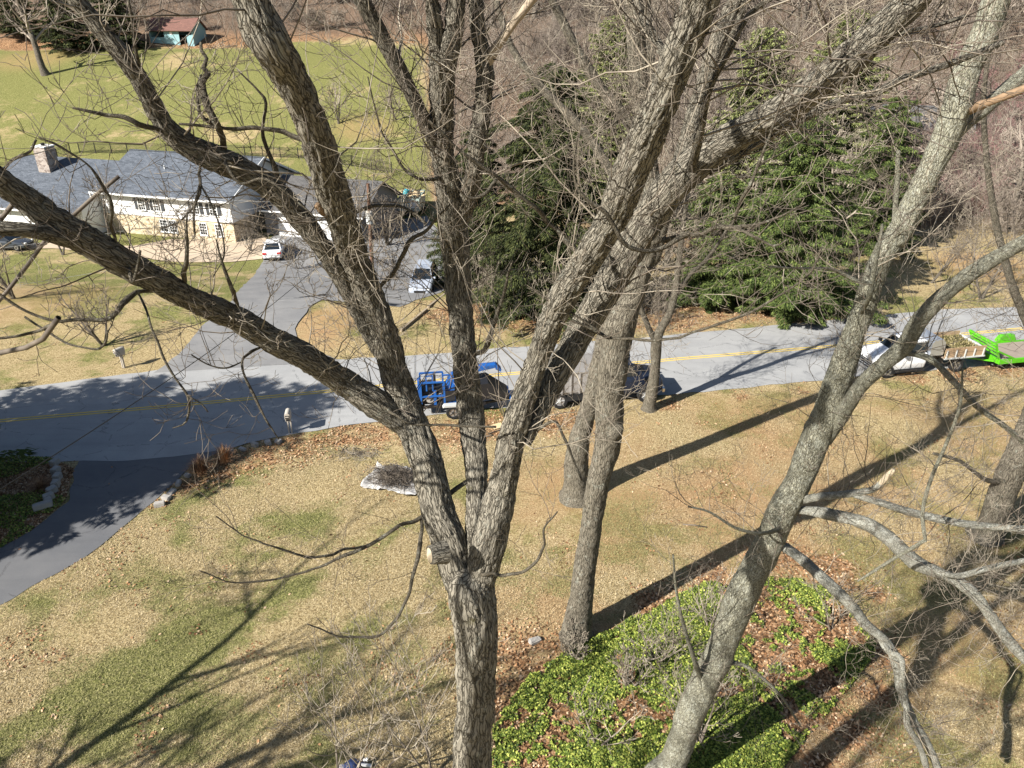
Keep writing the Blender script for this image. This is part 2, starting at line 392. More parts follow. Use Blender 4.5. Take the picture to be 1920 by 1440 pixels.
def resample(pts, n):
    pts = np.asarray(pts, float); d = np.r_[0, np.cumsum(np.linalg.norm(np.diff(pts, axis=0), axis=1))]
    t = np.linspace(0, d[-1], n); return np.stack([np.interp(t, d, pts[:, k]) for k in range(pts.shape[1])], -1)
SHEETS = []
def ribbon(name, A, B, mat, lift=.06, n=80, m=8, label=None, rag=.12):
    a = resample([G(*p)[:2] for p in A], n); b = resample([G(*p)[:2] for p in B], n)
    P3 = lambda q, s: np.stack([q[:, 0] * 1.3, q[:, 1] * 1.3, q[:, 0] * 0 + s], -1)
    d = b - a; d /= np.linalg.norm(d, axis=1)[:, None] + 1e-9
    if rag:
        a = a + d * ((noise3(P3(a, 1)) - .5) * 2 * rag)[:, None]; b = b + d * ((noise3(P3(b, 7)) - .5) * 2 * rag)[:, None]
    t = np.linspace(0, 1, m + 1)[None, :, None]
    g = a[:, None, :] * (1 - t) + b[:, None, :] * t
    z = terrain(g[..., 0], g[..., 1]) + lift
    Vv = np.concatenate([g, z[..., None]], -1).reshape(-1, 3); I = np.arange(n * (m + 1)).reshape(n, m + 1)
    F = np.stack([I[:-1, :-1], I[1:, :-1], I[1:, 1:], I[:-1, 1:]], -1).reshape(-1, 4)
    # sign
    me = mkmesh(name, Vv, F, mat)
    if me.polygons[0].normal.z < 0: me.flip_normals()
    o = tag(link(name, me), kind='structure')
    SHEETS.append([tuple(q) for q in np.vstack([a, b[::-1]])])
    return o
NEAR = [(-500, 985), (-200, 905), (0, 868), (200, 866), (330, 858), (433, 840), (500, 823), (640, 799), (690, 793), (907, 768), (1100, 752), (1313, 736), (1540, 714), (1663, 702), (1920, 680), (2300, 658), (2700, 640)]
FAR = [(-500, 815), (-200, 762), (0, 733), (150, 712), (300, 695), (640, 674), (763, 668), (913, 655), (1180, 636), (1280, 626), (1493, 607), (1747, 582), (1920, 575), (2300, 562), (2700, 553)]
CEN = [(-500, 868), (-200, 818), (0, 790), (300, 764), (610, 735), (700, 726), (880, 708), (1060, 693), (1280, 673), (1560, 650), (1740, 633), (1915, 617), (2300, 600), (2700, 585)]
ribbon('road', NEAR, FAR, M['road'], .03, 140, 8)
ribbon('driveway', [(150, 850), (140, 885), (128, 940), (62, 992), (0, 1028), (-200, 1120), (-500, 1260)], [(455, 828), (360, 872), (318, 915), (250, 975), (160, 1045), (0, 1135), (-200, 1240), (-500, 1400)], M['drive'], .024, 60, 8, rag=.08)
ribbon('far_driveway', [(290, 700), (335, 665), (380, 612), (430, 570), (472, 520), (495, 484), (500, 455), (515, 440)], [(640, 678), (556, 642), (556, 612), (585, 572), (640, 548), (700, 562), (745, 578), (830, 548), (862, 500), (830, 440), (800, 405)], M['drive2'], .036, 60, 14)
ribbon('patio', [(-80, 458), (100, 456), (250, 462), (320, 449), (443, 450), (500, 446)], [(-80, 472), (100, 466), (210, 478), (330, 492), (430, 492), (492, 486)], M['patio'], .048, 50, 6, rag=.02)
def stripe(off):
    c = resample([G(*p)[:2] for p in CEN], 200); t = np.gradient(c, axis=0); t /= np.linalg.norm(t, axis=1)[:, None]
    nrm = np.stack([-t[:, 1], t[:, 0]], -1); a = c + nrm * (off - .055); b = c + nrm * (off + .055)
    Vv = np.vstack([np.c_[a, terrain(a[:, 0], a[:, 1]) + .036], np.c_[b, terrain(b[:, 0], b[:, 1]) + .036]])
    F = np.array([(i, i + 1, 201 + i, 200 + i) for i in range(199)])
    tag(link('road_marking', mkmesh('road_marking', Vv, F, M['yellow'])), kind='structure')
stripe(.12); stripe(-.12)
def paved(x, y):
    r = np.zeros(x.shape, bool)
    for p in SHEETS: r |= inpoly(x, y, p)
    return r

# ------------------------------------------------------------------ tubes
class Tubes:
    def __init__(s): s.V = []; s.F = []; s.B = []; s.n = 0
    def add(s, P, r, sides=5, ridge=0, lump=0, ph=0, capend=True):
        P = np.asarray(P, float); r = np.asarray(r, float); n = len(P)
        T = np.gradient(P, axis=0); T /= np.linalg.norm(T, axis=1)[:, None] + 1e-12
        up = np.array([0, 0, 1.]) if abs(T[0, 2]) < .9 else np.array([0, 1., 0]) if abs(T[0, 1]) < .9 else np.array([1., 0, 0])
        u = np.cross(T[0], up); u /= np.linalg.norm(u); U = [u]
        for i in range(1, n):
            u = u - T[i] * np.dot(u, T[i]); u /= np.linalg.norm(u) + 1e-12; U.append(u)
        U = np.array(U); W = np.cross(T, U)
        a = np.linspace(0, 2 * np.pi, sides, endpoint=False); ca, sa = np.cos(a), np.sin(a)
        L = np.r_[0, np.cumsum(np.linalg.norm(np.diff(P, axis=0), axis=1))]
        rm = float(np.mean(r))
        bc = np.stack([np.outer(r, ca), np.outer(r, sa), np.repeat(L[:, None], sides, 1) + ph], -1)
        bc = bc * float(np.clip((.30 / max(rm, .01)) ** .8, .8, 2.3))      # younger, thinner limbs carry finer bark
        rr = np.repeat(r[:, None], sides, 1)
        if lump: rr = rr * (1 + lump * (noise3(bc * np.array([1.2, 1.2, .9]) * 1.9, 2) - .5) * 2)
        if ridge:
            q = bc * np.array([21, 21, 3.6]); wv = noise3(bc * np.array([5, 5, 2.5]), 8)[..., None]
            nn = noise3(q + wv * 2.2, 4); rd = 1 - np.abs(nn * 2 - 1) * 1.6
            n2 = noise3(q * 2.3 + 5, 6)
            rr = rr + ridge * (-np.clip(rd, 0, 1) * 1.1 + .45 + (n2 - .5) * .7)
        ring = P[:, None, :] + U[:, None, :] * (ca[None, :, None] * rr[..., None]) + W[:, None, :] * (sa[None, :, None] * rr[..., None])
        V = ring.reshape(-1, 3); I = np.arange(n * sides).reshape(n, sides) + s.n; J = np.roll(I, -1, 1)
        F = np.stack([I[:-1], J[:-1], J[1:], I[1:]], -1).reshape(-1, 4)
        s.V.append(V); s.F.append(F); s.B.append(bc.reshape(-1, 3)); s.n += len(V)
        if capend and sides > 5:
            s.V.append(P[-1:] + T[-1:] * r[-1] * .3); s.B.append(bc[-1, :1]); c = s.n; s.n += 1
            s.F.append(np.stack([I[-1], J[-1], np.full(sides, c), np.full(sides, c)], -1))
    def build(s, name, mat, parent=None, smooth=True):
        V = np.vstack(s.V); F = np.vstack(s.F); B = np.vstack(s.B)
        deg = F[:, 2] == F[:, 3]
        if deg.any():
            faces = F[~deg].tolist() + F[deg][:, :3].tolist(); me = mkmesh(name, V, faces, mat, smooth, {'bc': ('FLOAT_VECTOR', B)})
        else: me = mkmesh(name, V, F, mat, smooth, {'bc': ('FLOAT_VECTOR', B)})
        return link(name, me, parent)
def catmull(C, step):
    C = np.asarray(C, float); Q = np.vstack([2 * C[0] - C[1], C, 2 * C[-1] - C[-2]]); out = []
    for i in range(1, len(Q) - 2):
        n = max(2, int(np.linalg.norm(Q[i + 1, :3] - Q[i, :3]) / step)); t = np.linspace(0, 1, n, endpoint=False)[:, None]
        p0, p1, p2, p3 = Q[i - 1], Q[i], Q[i + 1], Q[i + 2]
        out.append(.5 * ((2 * p1) + (-p0 + p2) * t + (2 * p0 - 5 * p1 + 4 * p2 - p3) * t ** 2 + (-p0 + 3 * p1 - 3 * p2 + p3) * t ** 3))
    out.append(C[-1:]); return np.vstack(out)
def trace(pts, Ys, step=.06, rs=1.0):
    """photo points (px,py,width) with a world distance Y per point (interpolated) -> Nx4 path"""
    pp = [p for p in pts if p[0] != 'w']
    L = np.r_[0, np.cumsum([math.hypot(pp[i + 1][0] - pp[i][0], pp[i + 1][1] - pp[i][1]) for i in range(len(pp) - 1)])]
    L = L / L[-1]; k = np.linspace(0, 1, len(Ys)); Y = np.interp(L, k, Ys); o = []; j = 0
    for p in pts:
        if p[0] == 'w': o.append([float(c) for c in p[1:5]]); continue
        q, t = PY(p[0], p[1], Y[j]); j += 1; o.append([q[0], q[1], q[2], p[2] / 2 * t / FPX * rs])
    return catmull(o, step)
def rv(rng): v = rng.normal(size=3); return v / np.linalg.norm(v)
def grow(B, p, d, L, r, lvl, rng, trop=.12, wig=.16, sides=4, kids=None, rmin=.004, spread=.9, cut=.55):
    n = max(4, int(4 + L * 2.2)); n = min(n, 11); P = [p]; d = d / np.linalg.norm(d); q = p
    for i in range(n):
        d = d + rng.normal(size=3) * wig + np.array([0, 0, trop * (i + 1) / n]); d /= np.linalg.norm(d); q = q + d * L / n; P.append(q)
    P = np.array(P); rr = np.maximum(r * (1 - .75 * np.linspace(0, 1, n + 1)), rmin)
    B.add(P, rr, sides if r > .02 else min(sides, 4) if r > .012 else 3, capend=False, ph=rng.uniform(0, 50))
    if lvl <= 0: return
    K = kids[0] if kids else 5
    for j in range(K):
        t = rng.uniform(.18, .97); f = t * n; i = min(int(f), n - 1); s = P[i] + (P[i + 1] - P[i]) * (f - i)
        T = P[i + 1] - P[i]; T /= np.linalg.norm(T); a = rv(rng); a = a - T * np.dot(a, T); a /= np.linalg.norm(a) + 1e-9
        dd = T * rng.uniform(.45, 1.0) + a * spread
        grow(B, s, dd, L * cut * rng.uniform(.55, 1.15) * (1.15 - t * .5), max(rr[i] * .6, rmin), lvl - 1, rng, trop, wig, sides, kids[1:] if kids else None, rmin, spread, cut)

def limb_twigs(B, path, rng, n, L=(.6, 1.8), r=.012, t0=.1, t1=1., lvl=2, kids=(4, 3), up=.35, side=None, trop=.16, rmin=.0028):
    m = len(path)
    for _ in range(n):
        i = int(rng.uniform(t0, t1) * (m - 2)); T = path[i + 1, :3] - path[i, :3]; T /= np.linalg.norm(T)
        a = rv(rng); a = a - T * np.dot(a, T); a /= np.linalg.norm(a); d = a + T * rng.uniform(.1, .7) + np.array([0, 0, up])
        s = path[i, :3] + a * path[i, 3] * .8; l = rng.uniform(*L)
        grow(B, s, d, l, r * (.35 + .65 * l / L[1]) * rng.uniform(.7, 1.15), lvl, rng, trop, .19, 5, list(kids), rmin, .95, .5)

def proj(P):
    q = P[:, :3] - np.array([0, 0, CH]); t = q[:, 1] * CT - q[:, 2] * ST_; u = q[:, 1] * ST_ + q[:, 2] * CT
    return 960 + FPX * q[:, 0] / t, 720 - FPX * u / t, t
def snap(pa, others, frac=.3, tol=1.35, shrink=.75):
    """world path: let its first point start on the centre line of the limb it grows from"""
    x, y, t = proj(pa[:1]); best = None
    for o in others:
        X_, Y_, T_ = proj(o); d = np.hypot(X_ - x[0], Y_ - y[0]); rp = o[:, 3] * FPX / T_; k = np.argmin(d / rp)
        if d[k] < rp[k] * tol + 3:
            sc = (d[k] / rp[k]) + abs(T_[k] - t[0]) * .6
            if best is None or sc < best[0]: best = (sc, T_[k])
    if best is None: return pa
    C0 = np.array([0, 0, CH]); L = np.r_[0, np.cumsum(np.linalg.norm(np.diff(pa[:, :3], axis=0), axis=1))]; u = np.clip(L / (L[-1] * frac + 1e-9), 0, 1)
    k = 1 + (best[1] / t[0] - 1) * (1 - u * u * (3 - 2 * u)); pa = pa.copy(); pa[:, :3] = C0 + (pa[:, :3] - C0) * k[:, None]; pa[:, 3] *= k * (shrink + (1 - shrink) * np.clip(u * 2.5, 0, 1))
    return pa
def hero(name, label, base_xy, limbs, mat, twig='twig', seed=1, ntw=1.0, group=None, rs=1.0, rmin=.0028, Lk=1.0, kids=(4, 3)):
    """limbs: dict list(part name, pts, Ys, sides, ridge, twigs, opts)"""
    bx, by = base_xy; root = empty(name, (bx, by, tz(bx, by)), label=label, cat='tree', group=group)
    off = np.array([bx, by, tz(bx, by)]); rng = np.random.RandomState(seed); TW = Tubes(); TP = Tubes(); ht = False; paths = []
    for lb in limbs:
        nm, pts, Ys = lb[0], lb[1], lb[2]; sides, ridge, tw = lb[3], lb[4], lb[5]; op = lb[6] if len(lb) > 6 else {}
        pa = trace(pts, Ys, op.get('step', .035 if sides > 30 else .1))
        if nm in ('limb', 'broken_limb') and pts[0][0] != 'w': pa = snap(pa, paths)
        pa[:, 3] *= op.get('rs', rs); paths.append(pa.copy()); pa[:, :3] -= off
        B = Tubes(); B.add(pa[:, :3], pa[:, 3], sides, ridge, op.get('lump', .07 if sides > 12 else 0), rng.uniform(0, 30))
        B.build(nm, M[op['mat']] if 'mat' in op else mat, root)
        if tw:
            L_ = tuple(v * Lk for v in op.get('L', (.4, 2.4)))
            for B_, sh in ((TW, .5), (TP, .5)): limb_twigs(B_, pa, rng, int(tw * ntw * sh) + 1, L_, op.get('r', .0115), op.get('t0', .1), 1., op.get('lvl', 2), op.get('kids', kids), op.get('up', .35), trop=op.get('trop', .16), rmin=rmin)
            ht = True
    if ht: TW.build('twigs', M[twig], root); TP.build('twigs', M['twiglight'], root)['label'] = 'pale fine twigs'
    return root, paths
# ------------------------------------------------------------------ materials for built things
M['shingle'] = None
def shingle(name, a, b_):
    t = NT(name); p = t.n('TexCoord').outputs['Object']
    br = t.n('TexBrick'); t.l(p, br.inputs['Vector']); br.inputs['Scale'].default_value = 1; br.inputs['Brick Width'].default_value = .5; br.inputs['Row Height'].default_value = .17
    br.inputs['Mortar Size'].default_value = .012; br.inputs['Color1'].default_value = a + (1,); br.inputs['Color2'].default_value = b_ + (1,); br.inputs['Mortar'].default_value = tuple(x * .45 for x in a) + (1,)
    c = t.mix(t.math('MULTIPLY', t.noise(p, 1.2, 6, .7), .5), br.outputs[0], tuple((x + y) * .6 for x, y in zip(a, b_))); c = t.mix(t.math('MULTIPLY', t.ramp(t.noise(t.map(p, (1, 2.5, 1)), 5, 3, .7), [(.4, 0.), (.62, 1.)]), .6), c, tuple(x * .5 for x in a)); t.col(c); t.set(Roughness=.9); t.bump(t.noise(p, 30, 3), .3, .01); return t.m
M['shingle'] = shingle('grey_shingles', (.07, .082, .1), (.17, .19, .22)); M['redroof'] = shingle('red_brown_shingles', (.16, .085, .07), (.25, .13, .1)); M['darkroof'] = shingle('dark_shingles', (.09, .088, .088), (.15, .145, .14))
def stone(name, lo, hi, mort):
    t = NT(name); p = t.n('TexCoord').outputs['Object']; q = t.map(p, (2.2, 2.2, 4.6)); v = t.vor(q, 1, 'F1', 'Color'); sp = t.n('SeparateColor'); t.l(v, sp.inputs[0]); e = t.vor(q, 1, 'DISTANCE_TO_EDGE')
    c = t.ramp(sp.outputs[0], [(.1, lo), (.9, hi)]); c = t.mix(t.ramp(e, [(.03, 1.), (.09, 0.)]), c, mort); c = t.mix(.25, c, t.ramp(t.noise(p, 14, 4), [(.3, lo), (.7, hi)])); t.col(c); t.bump(t.ramp(e, [(.02, 0.), (.15, 1.)]), .6, .03); return t.m
M['stone'] = stone('fieldstone', (.3, .23, .13), (.68, .56, .38), (.5, .45, .38)); M['chimney'] = stone('chimney_brick', (.16, .12, .1), (.42, .36, .31), (.4, .37, .34))
def siding(name, c, vertical=True, w_=.28):
    t = NT(name); p = t.n('TexCoord').outputs['Object']; s = t.n('SeparateXYZ'); t.l(p, s.inputs[0]); k = t.math('FRACT', t.math('DIVIDE', s.outputs[0 if vertical else 2], w_))
    g = t.ramp(k, [(0, 0.), (.07, 1.), (.93, 1.), (1, 0.)]); t.col(t.mix(g, tuple(x * .62 for x in c), t.mix(t.noise(p, 1.5, 4), tuple(x * .93 for x in c), c))); t.set(Roughness=.7); t.bump(g, .5, .02); return t.m
M['siding'] = siding('white_board_siding', (.82, .82, .8)); M['bluesiding'] = siding('blue_board_siding', (.27, .44, .47)); M['greysiding'] = siding('grey_siding', (.24, .24, .245), False, .2)
M['white'] = plain('white_trim', (.8, .8, .78), .5, var=.05); M['glass'] = glassy('window_glass'); M['shutter'] = plain('dark_shutter', (.05, .055, .06), .7)
M['garage'] = plain('white_garage_door', (.78, .78, .76), .5, var=.04); M['dark'] = plain('dark_interior', (.02, .02, .02), .9)
M['fence'] = plain('black_metal', (.02, .02, .02), .5); M['pole'] = plain('weathered_pole_wood', (.16, .09, .06), .9, var=.3, sc=4, bump=.4)
M['galv'] = plain('galvanised_grey', (.55, .57, .56), .5, .2, var=.1); M['carwhite'] = plain('white_car_paint', (.82, .83, .84), .22, var=.02); M['carsilver'] = plain('silver_car_paint', (.55, .6, .68), .25, .35, var=.02)
M['cardark'] = plain('dark_grey_car_paint', (.06, .07, .085), .25, .2, var=.03); M['rubber'] = plain('tyre_rubber', (.018, .018, .018), .85, var=.2); M['rim'] = plain('wheel_metal', (.5, .5, .5), .35, .7); M['redlamp'] = plain('red_lamp_plastic', (.5, .02, .02), .25)
M['lampglass'] = plain('headlamp_plastic', (.7, .72, .72), .15); M['blue'] = plain('blue_machine_paint', (.012, .10, .36), .45, var=.2, dirt=(.03, .05, .09)); M['black'] = plain('black_machine_paint', (.015, .015, .017), .45)
M['green'] = plain('lime_green_paint', (.09, .42, .01), .45, var=.25, dirt=(.08, .14, .03)); M['boxgrey'] = plain('silver_truck_body', (.36, .35, .34), .5, .3, var=.15, dirt=(.2, .17, .14)); M['navy'] = plain('dark_blue_truck_paint', (.012, .018, .035), .25)
M['alu'] = plain('ribbed_aluminium', (.62, .66, .72), .3, .8, var=.08); M['board'] = plain('weathered_boards', (.36, .25, .15), .85, var=.3, sc=3); M['boardgrey'] = plain('grey_boards', (.28, .23, .19), .9, var=.25, sc=3)
M['chrome'] = plain('chrome', (.6, .6, .6), .12, 1); M['mailbox'] = plain('beige_mailbox_plastic', (.46, .42, .36), .6, var=.06); M['tarp'] = plain('white_tarp', (.42, .41, .39), .7, var=.3, sc=5, bump=.5)
M['stoneblock'] = plain('grey_edging_stone', (.36, .34, .31), .9, var=.25, sc=5, bump=.5); M['cable'] = plain('black_cable', (.02, .02, .02), .6); M['wire'] = plain('grey_wire', (.3, .3, .29), .5); M['orange'] = plain('orange_plastic', (.75, .16, .02), .5)
M['card'] = plain('pale_board', (.62, .48, .28), .85, var=.1); M['timber'] = plain('landscape_timber', (.33, .27, .19), .9, var=.25, sc=4, bump=.4); M['bluefab'] = plain('dark_blue_fabric', (.02, .035, .10), .8); M['greyfab'] = plain('grey_fabric', (.25, .23, .22), .9)
M['teal'] = plain('turquoise_plastic', (.05, .42, .5), .5); M['palegreen'] = plain('pale_green_metal', (.34, .42, .38), .5, var=.12); M['brush'] = leafcards('cut_brush', [(0, (.12, .09, .07)), (.6, (.3, .22, .16)), (1, (.5, .42, .34))]); M['clip'] = leafcards('hauled_clippings', [(0, (.06, .06, .025)), (.5, (.2, .17, .07)), (1, (.36, .3, .16))])

# ------------------------------------------------------------------ house
Z0 = -2.5
def Gz(px, py, z): d = ray(px, py); t = (z - CH) / d[2]; p = d * t; return np.array([p[0], p[1], z])
HA = Gz(443, 455, Z0); HB = Gz(310, 443, Z0); hu = HB - HA; yaw = math.atan2(hu[1], hu[0]) + math.pi    # local +x = to the right along the facade, +y = away
house = empty('house', HA, yaw, 'white and fieldstone split-level house with a grey shingle roof across the road', 'house')
def wallbox(name, x0, x1, y0, y1, z0, z1, mat, par=house): return MB().box(x0, x1, y0, y1, z0, z1).build(name, M[mat], par)
W = 15.3; D = 12.2; EZ = 4.35; RZ = 7.2
wallbox('wall', -W, 0, 0, D, -.6, 2.0, 'stone')['label'] = 'tan fieldstone lower wall'
wallbox('wall', -W + .01, .06, -.1, D - .02, 2.0, EZ, 'siding')['label'] = 'white upper wall of vertical boards'
MB().prism([(0.0, EZ), (D, EZ), (D / 2, RZ - .08)], 'x', -W + .03, .03).build('gable', M['siding'], house)
def roof(par, x0, x1, ya, yr, yb, za, zr, zb, mat='shingle', th=.14, name='roof'):
    r = MB(); r.quad((x0, ya, za), (x1, ya, za), (x1, yr, zr), (x0, yr, zr)); r.quad((x0, yr, zr), (x1, yr, zr), (x1, yb, zb), (x0, yb, zb))
    o = r.build(name, M[mat], par); m = o.modifiers.new('t', 'SOLIDIFY'); m.thickness = th; m.offset = -1; return o
rf = roof(house, -W - .35, .55, -.75, D / 2, D + .6, EZ - .1, RZ, EZ - .1)
MB().box(-W - .35, .55, -.93, -.76, EZ - .22, EZ - .07).build('gutter', M['white'], house)
MB().bar((.58, -.75, EZ - .14), (.58, D / 2, RZ - .04), .05, .2).bar((.58, D + .6, EZ - .14), (.58, D / 2, RZ - .04), .05, .2).build('bargeboard', M['white'], house)
MB().box(-W - .3, -W - .2, -.9, -.8, 3.5, EZ - .2).build('downpipe', M['white'], house)
for x, y in ((-4, 8.0), (-9.5, 3.4), (-2.2, 3.0)):
    zz = EZ - .1 + (RZ - EZ + .1) * ((y + .75) / (D / 2 + .75) if y < D / 2 else (D + .6 - y) / (D / 2 + .6)); MB().cyl((x, y, zz - .1), (x, y, zz + .35), .06, 10).build('vent_pipe', M['white'], rf)
MB().bar((-W - .35, D / 2, RZ + .01), (.55, D / 2, RZ + .01), .28, .05).build('ridge_cap', M['shingle'], rf)
# left wing, set forward and lower
WX0 = -W - 14.2; WY = -2.7
wallbox('wall', WX0, -W - .02, WY, D - 1, -.6, 2.75, 'siding')['label'] = 'white wall of the lower forward wing'
MB().prism([(WY, 2.75), (D - 1, 2.75), (5.6, 5.75)], 'x', WX0 + .02, -W - .04).build('gable', M['siding'], house)
roof(house, WX0 - .6, -W - .03, WY - .7, 5.6, D - .5, 2.6, 5.95, 2.9)
MB().box(WX0 - .6, -W - .0, WY - .88, WY - .71, 2.5, 2.65).build('gutter', M['white'], house)
# chimney with a cap and pots
ch = MB().box(-W - 9.6, -W - 8.1, 2.6, 4.0, 3.5, 7.6).build('chimney', M['chimney'], house); 
MB().box(-W - 9.68, -W - 8.02, 2.52, 4.08, 7.6, 7.7).build('cap', M['white'], ch)
MB().cyl((-W - 8.85, 3.3, 7.7), (-W - 8.85, 3.3, 7.95), .2).build('flue', M['dark'], ch)
def window(par, x, z, w_, h, y, shutters=False, cols=2, double=False):
    fr = MB(); t = .07
    fr.box(x - w_/2 - t, x + w_/2 + t, y - .07, y + .02, z - t, z); fr.box(x - w_/2 - t, x + w_/2 + t, y - .07, y + .02, z + h, z + h + t)
    fr.box(x - w_/2 - t, x - w_/2, y - .07, y + .02, z, z + h); fr.box(x + w_/2, x + w_/2 + t, y - .07, y + .02, z, z + h)
    fr.box(x - w_/2, x + w_/2, y - .05, y - .003, z + h/2 - .03, z + h/2 + .03)
    for k in range(1, cols + 1):
        xx = x - w_/2 + w_ * k / (cols + 1); fr.box(xx - .015, xx + .015, y - .045, y - .004, z, z + h/2 - .03); fr.box(xx - .015, xx + .015, y - .045, y - .004, z + h/2 + .03, z + h)
    for q in (.25, .75): fr.box(x - w_/2, x + w_/2, y - .043, y - .005, z + h * q - .012, z + h * q + .012)
    f = MB().box(0, 0, 0, 0, 0, 0); f = fr.build('window', M['white'], par)
    MB().box(x - w_/2, x + w_/2, y - .02, y - .01, z, z + h).build('pane', M['glass'], f)
    MB().box(x - w_/2 - .12, x + w_/2 + .12, y - .14, y - .071, z - .12, z - .04).build('sill', M['white'], f)
    if shutters:
        for sx in (-1, 1):
            c = x + sx * (w_/2 + .27); MB().box(c - .18, c + .18, y - .06, y - .003, z, z + h).build('shutter', M['shutter'], par)
for x in (-8.1, -7.05): window(house, x, .55, .8, 1.15, -.0)
for x in (-3.5, -1.7): window(house, x, .55, .75, 1.15, -.0)
for x in (-10.2, -8.4, -3.9, -1.9): window(house, x, 2.65, .75, 1.1, -.1, True)
window(house, -W - 5.0, 1.0, 1.6, 1.3, WY, True); window(house, -W - 11.5, .9, 1.8, 1.5, WY, False, 3)
dr = MB().box(-W - 2.6, -W - 1.65, WY - .06, WY + .01, 0, 2.1).build('door', M['shutter'], house); MB().box(-W - 2.7, -W - 1.55, WY - .04, WY + .005, 0, 2.2).build('door_frame', M['white'], dr)
# garage wing at the right, set back
gw = empty('garage_wing', (0, 0, 0)); gw.parent = house; bpy.data.objects.remove(gw)
GX0, GX1, GY0, GY1 = 1.4, 12.2, 3.4, 12.4
wallbox('wall', GX0, GX1, GY0, GY1, -.6, 2.8, 'greysiding')['label'] = 'grey wall of the garage wing'
MB().prism([(GY0, 2.8), (GY1, 2.8), ((GY0 + GY1) / 2, 5.0)], 'x', GX0 + .02, GX1 - .02).build('gable', M['greysiding'], house)
roof(house, GX0 - .1, GX1 + .5, GY0 - .6, (GY0 + GY1) / 2, GY1 + .6, 2.65, 5.15, 2.65, 'darkroof')
MB().box(GX0 - .1, GX1 + .5, GY0 - .76, GY0 - .61, 2.55, 2.7).build('gutter', M['white'], house)
for x in (4.2, 7.6):
    g = MB().box(x - 1.3, x + 1.3, GY0 - .06, GY0 + .01, 0, 2.25).build('garage_door', M['garage'], house)
    for k in range(1, 4): MB().box(x - 1.3, x + 1.3, GY0 - .075, GY0 - .061, .56 * k - .015, .56 * k + .015).build('panel_line', M['shutter'], g)
MB().box(.07, GX0, 6, 11, -.6, 2.9).build('link_wall', M['siding'], house); MB().box(.07, GX0 + .4, 5.6, 11.4, 2.9, 3.1).build('link_roof', M['darkroof'], house)

# ------------------------------------------------------------------ shed
A = G(283, 80); B = G(365, 87); d = B - A; sy = math.atan2(d[1], d[0]); Ls = float(np.hypot(d[0], d[1]))
shed = empty('shed', (A[0], A[1], min(A[2], B[2]) - .05), sy, 'pale blue open-fronted shed with a red-brown roof at the top of the back lawn', 'shed')
sh = MB(); sh.box(0, Ls, 4.3, 4.5, 0, 2.9); sh.box(0, .2, 0, 4.3, 0, 2.9); sh.box(Ls - .2, Ls, 0, 4.3, 0, 2.9); sh.box(.2, Ls * .68, 0, .15, 0, 1.5); sh.box(.2, Ls - .2, 0, .15, 2.5, 2.9); sh.box(Ls * .34, Ls * .68, .001, .149, 1.5, 2.5); sh.box(Ls*.85, Ls - .2, 0, .15, 0, 1.9)
sh.build('wall', M['bluesiding'], shed); sh = MB().prism([(0, 2.9), (4.5, 2.9), (2.25, 4.5)], 'x', .02, Ls - .02).build('gable', M['bluesiding'], shed)
MB().box(.2, Ls - .2, .2, 4.3, -.1, .05).build('floor', M['dark'], shed); roof(shed, -.35, Ls + .35, -.6, 2.25, 4.9, 2.6, 4.65, 2.6, 'redroof')
MB().cyl((Ls * .5, -.05, 2.2), (Ls * .5, 0, 2.2), .28, 20).build('white_disc', M['white'], shed)
# ------------------------------------------------------------------ metal fence behind the house
def fence(pts, label, h=1.35):
    q = [G(*p) for p in pts]; rt = empty('metal_fence', q[0], label=label, cat='fence', group='fence runs behind the house'); o = q[0]; pk = MB(); rails = MB()
    for a, b in zip(q[:-1], q[1:]):
        L = np.linalg.norm((b - a)[:2]); n = max(1, int(round(L / 2.4)))
        for i in range(n + 1):
            p = a + (b - a) * i / n; p[2] = tz(p[0], p[1])
            if i < n or b is q[-1]: MB().box(p[0]-o[0]-.045, p[0]-o[0]+.045, p[1]-o[1]-.045, p[1]-o[1]+.045, p[2]-o[2]-.2, p[2]-o[2]+h+.08).build('post', M['fence'], rt)
        m = int(L / .13)
        for i in range(m):
            p = a + (b - a) * (i + .5) / m; p[2] = tz(p[0], p[1]); p = p - o; pk.box(p[0]-.011, p[0]+.011, p[1]-.011, p[1]+.011, p[2]+.1, p[2]+h)
        for i in range(n):
            u = a + (b - a) * i / n; v = a + (b - a) * (i + 1) / n; u[2] = tz(u[0], u[1]); v[2] = tz(v[0], v[1])
            for z in (.18, h - .18, h): rails.bar(u - o + [0, 0, z], v - o + [0, 0, z], .035)
    pk.build('pickets', M['fence'], rt); rails.build('rails', M['fence'], rt)
fence([(-60, 330), (60, 322), (133, 288)], 'short black metal fence run angling back beside the chimney roof')
fence([(150, 287), (240, 288), (350, 290), (460, 293), (560, 297), (660, 312), (735, 325)], 'long black metal fence run along the foot of the back lawn')

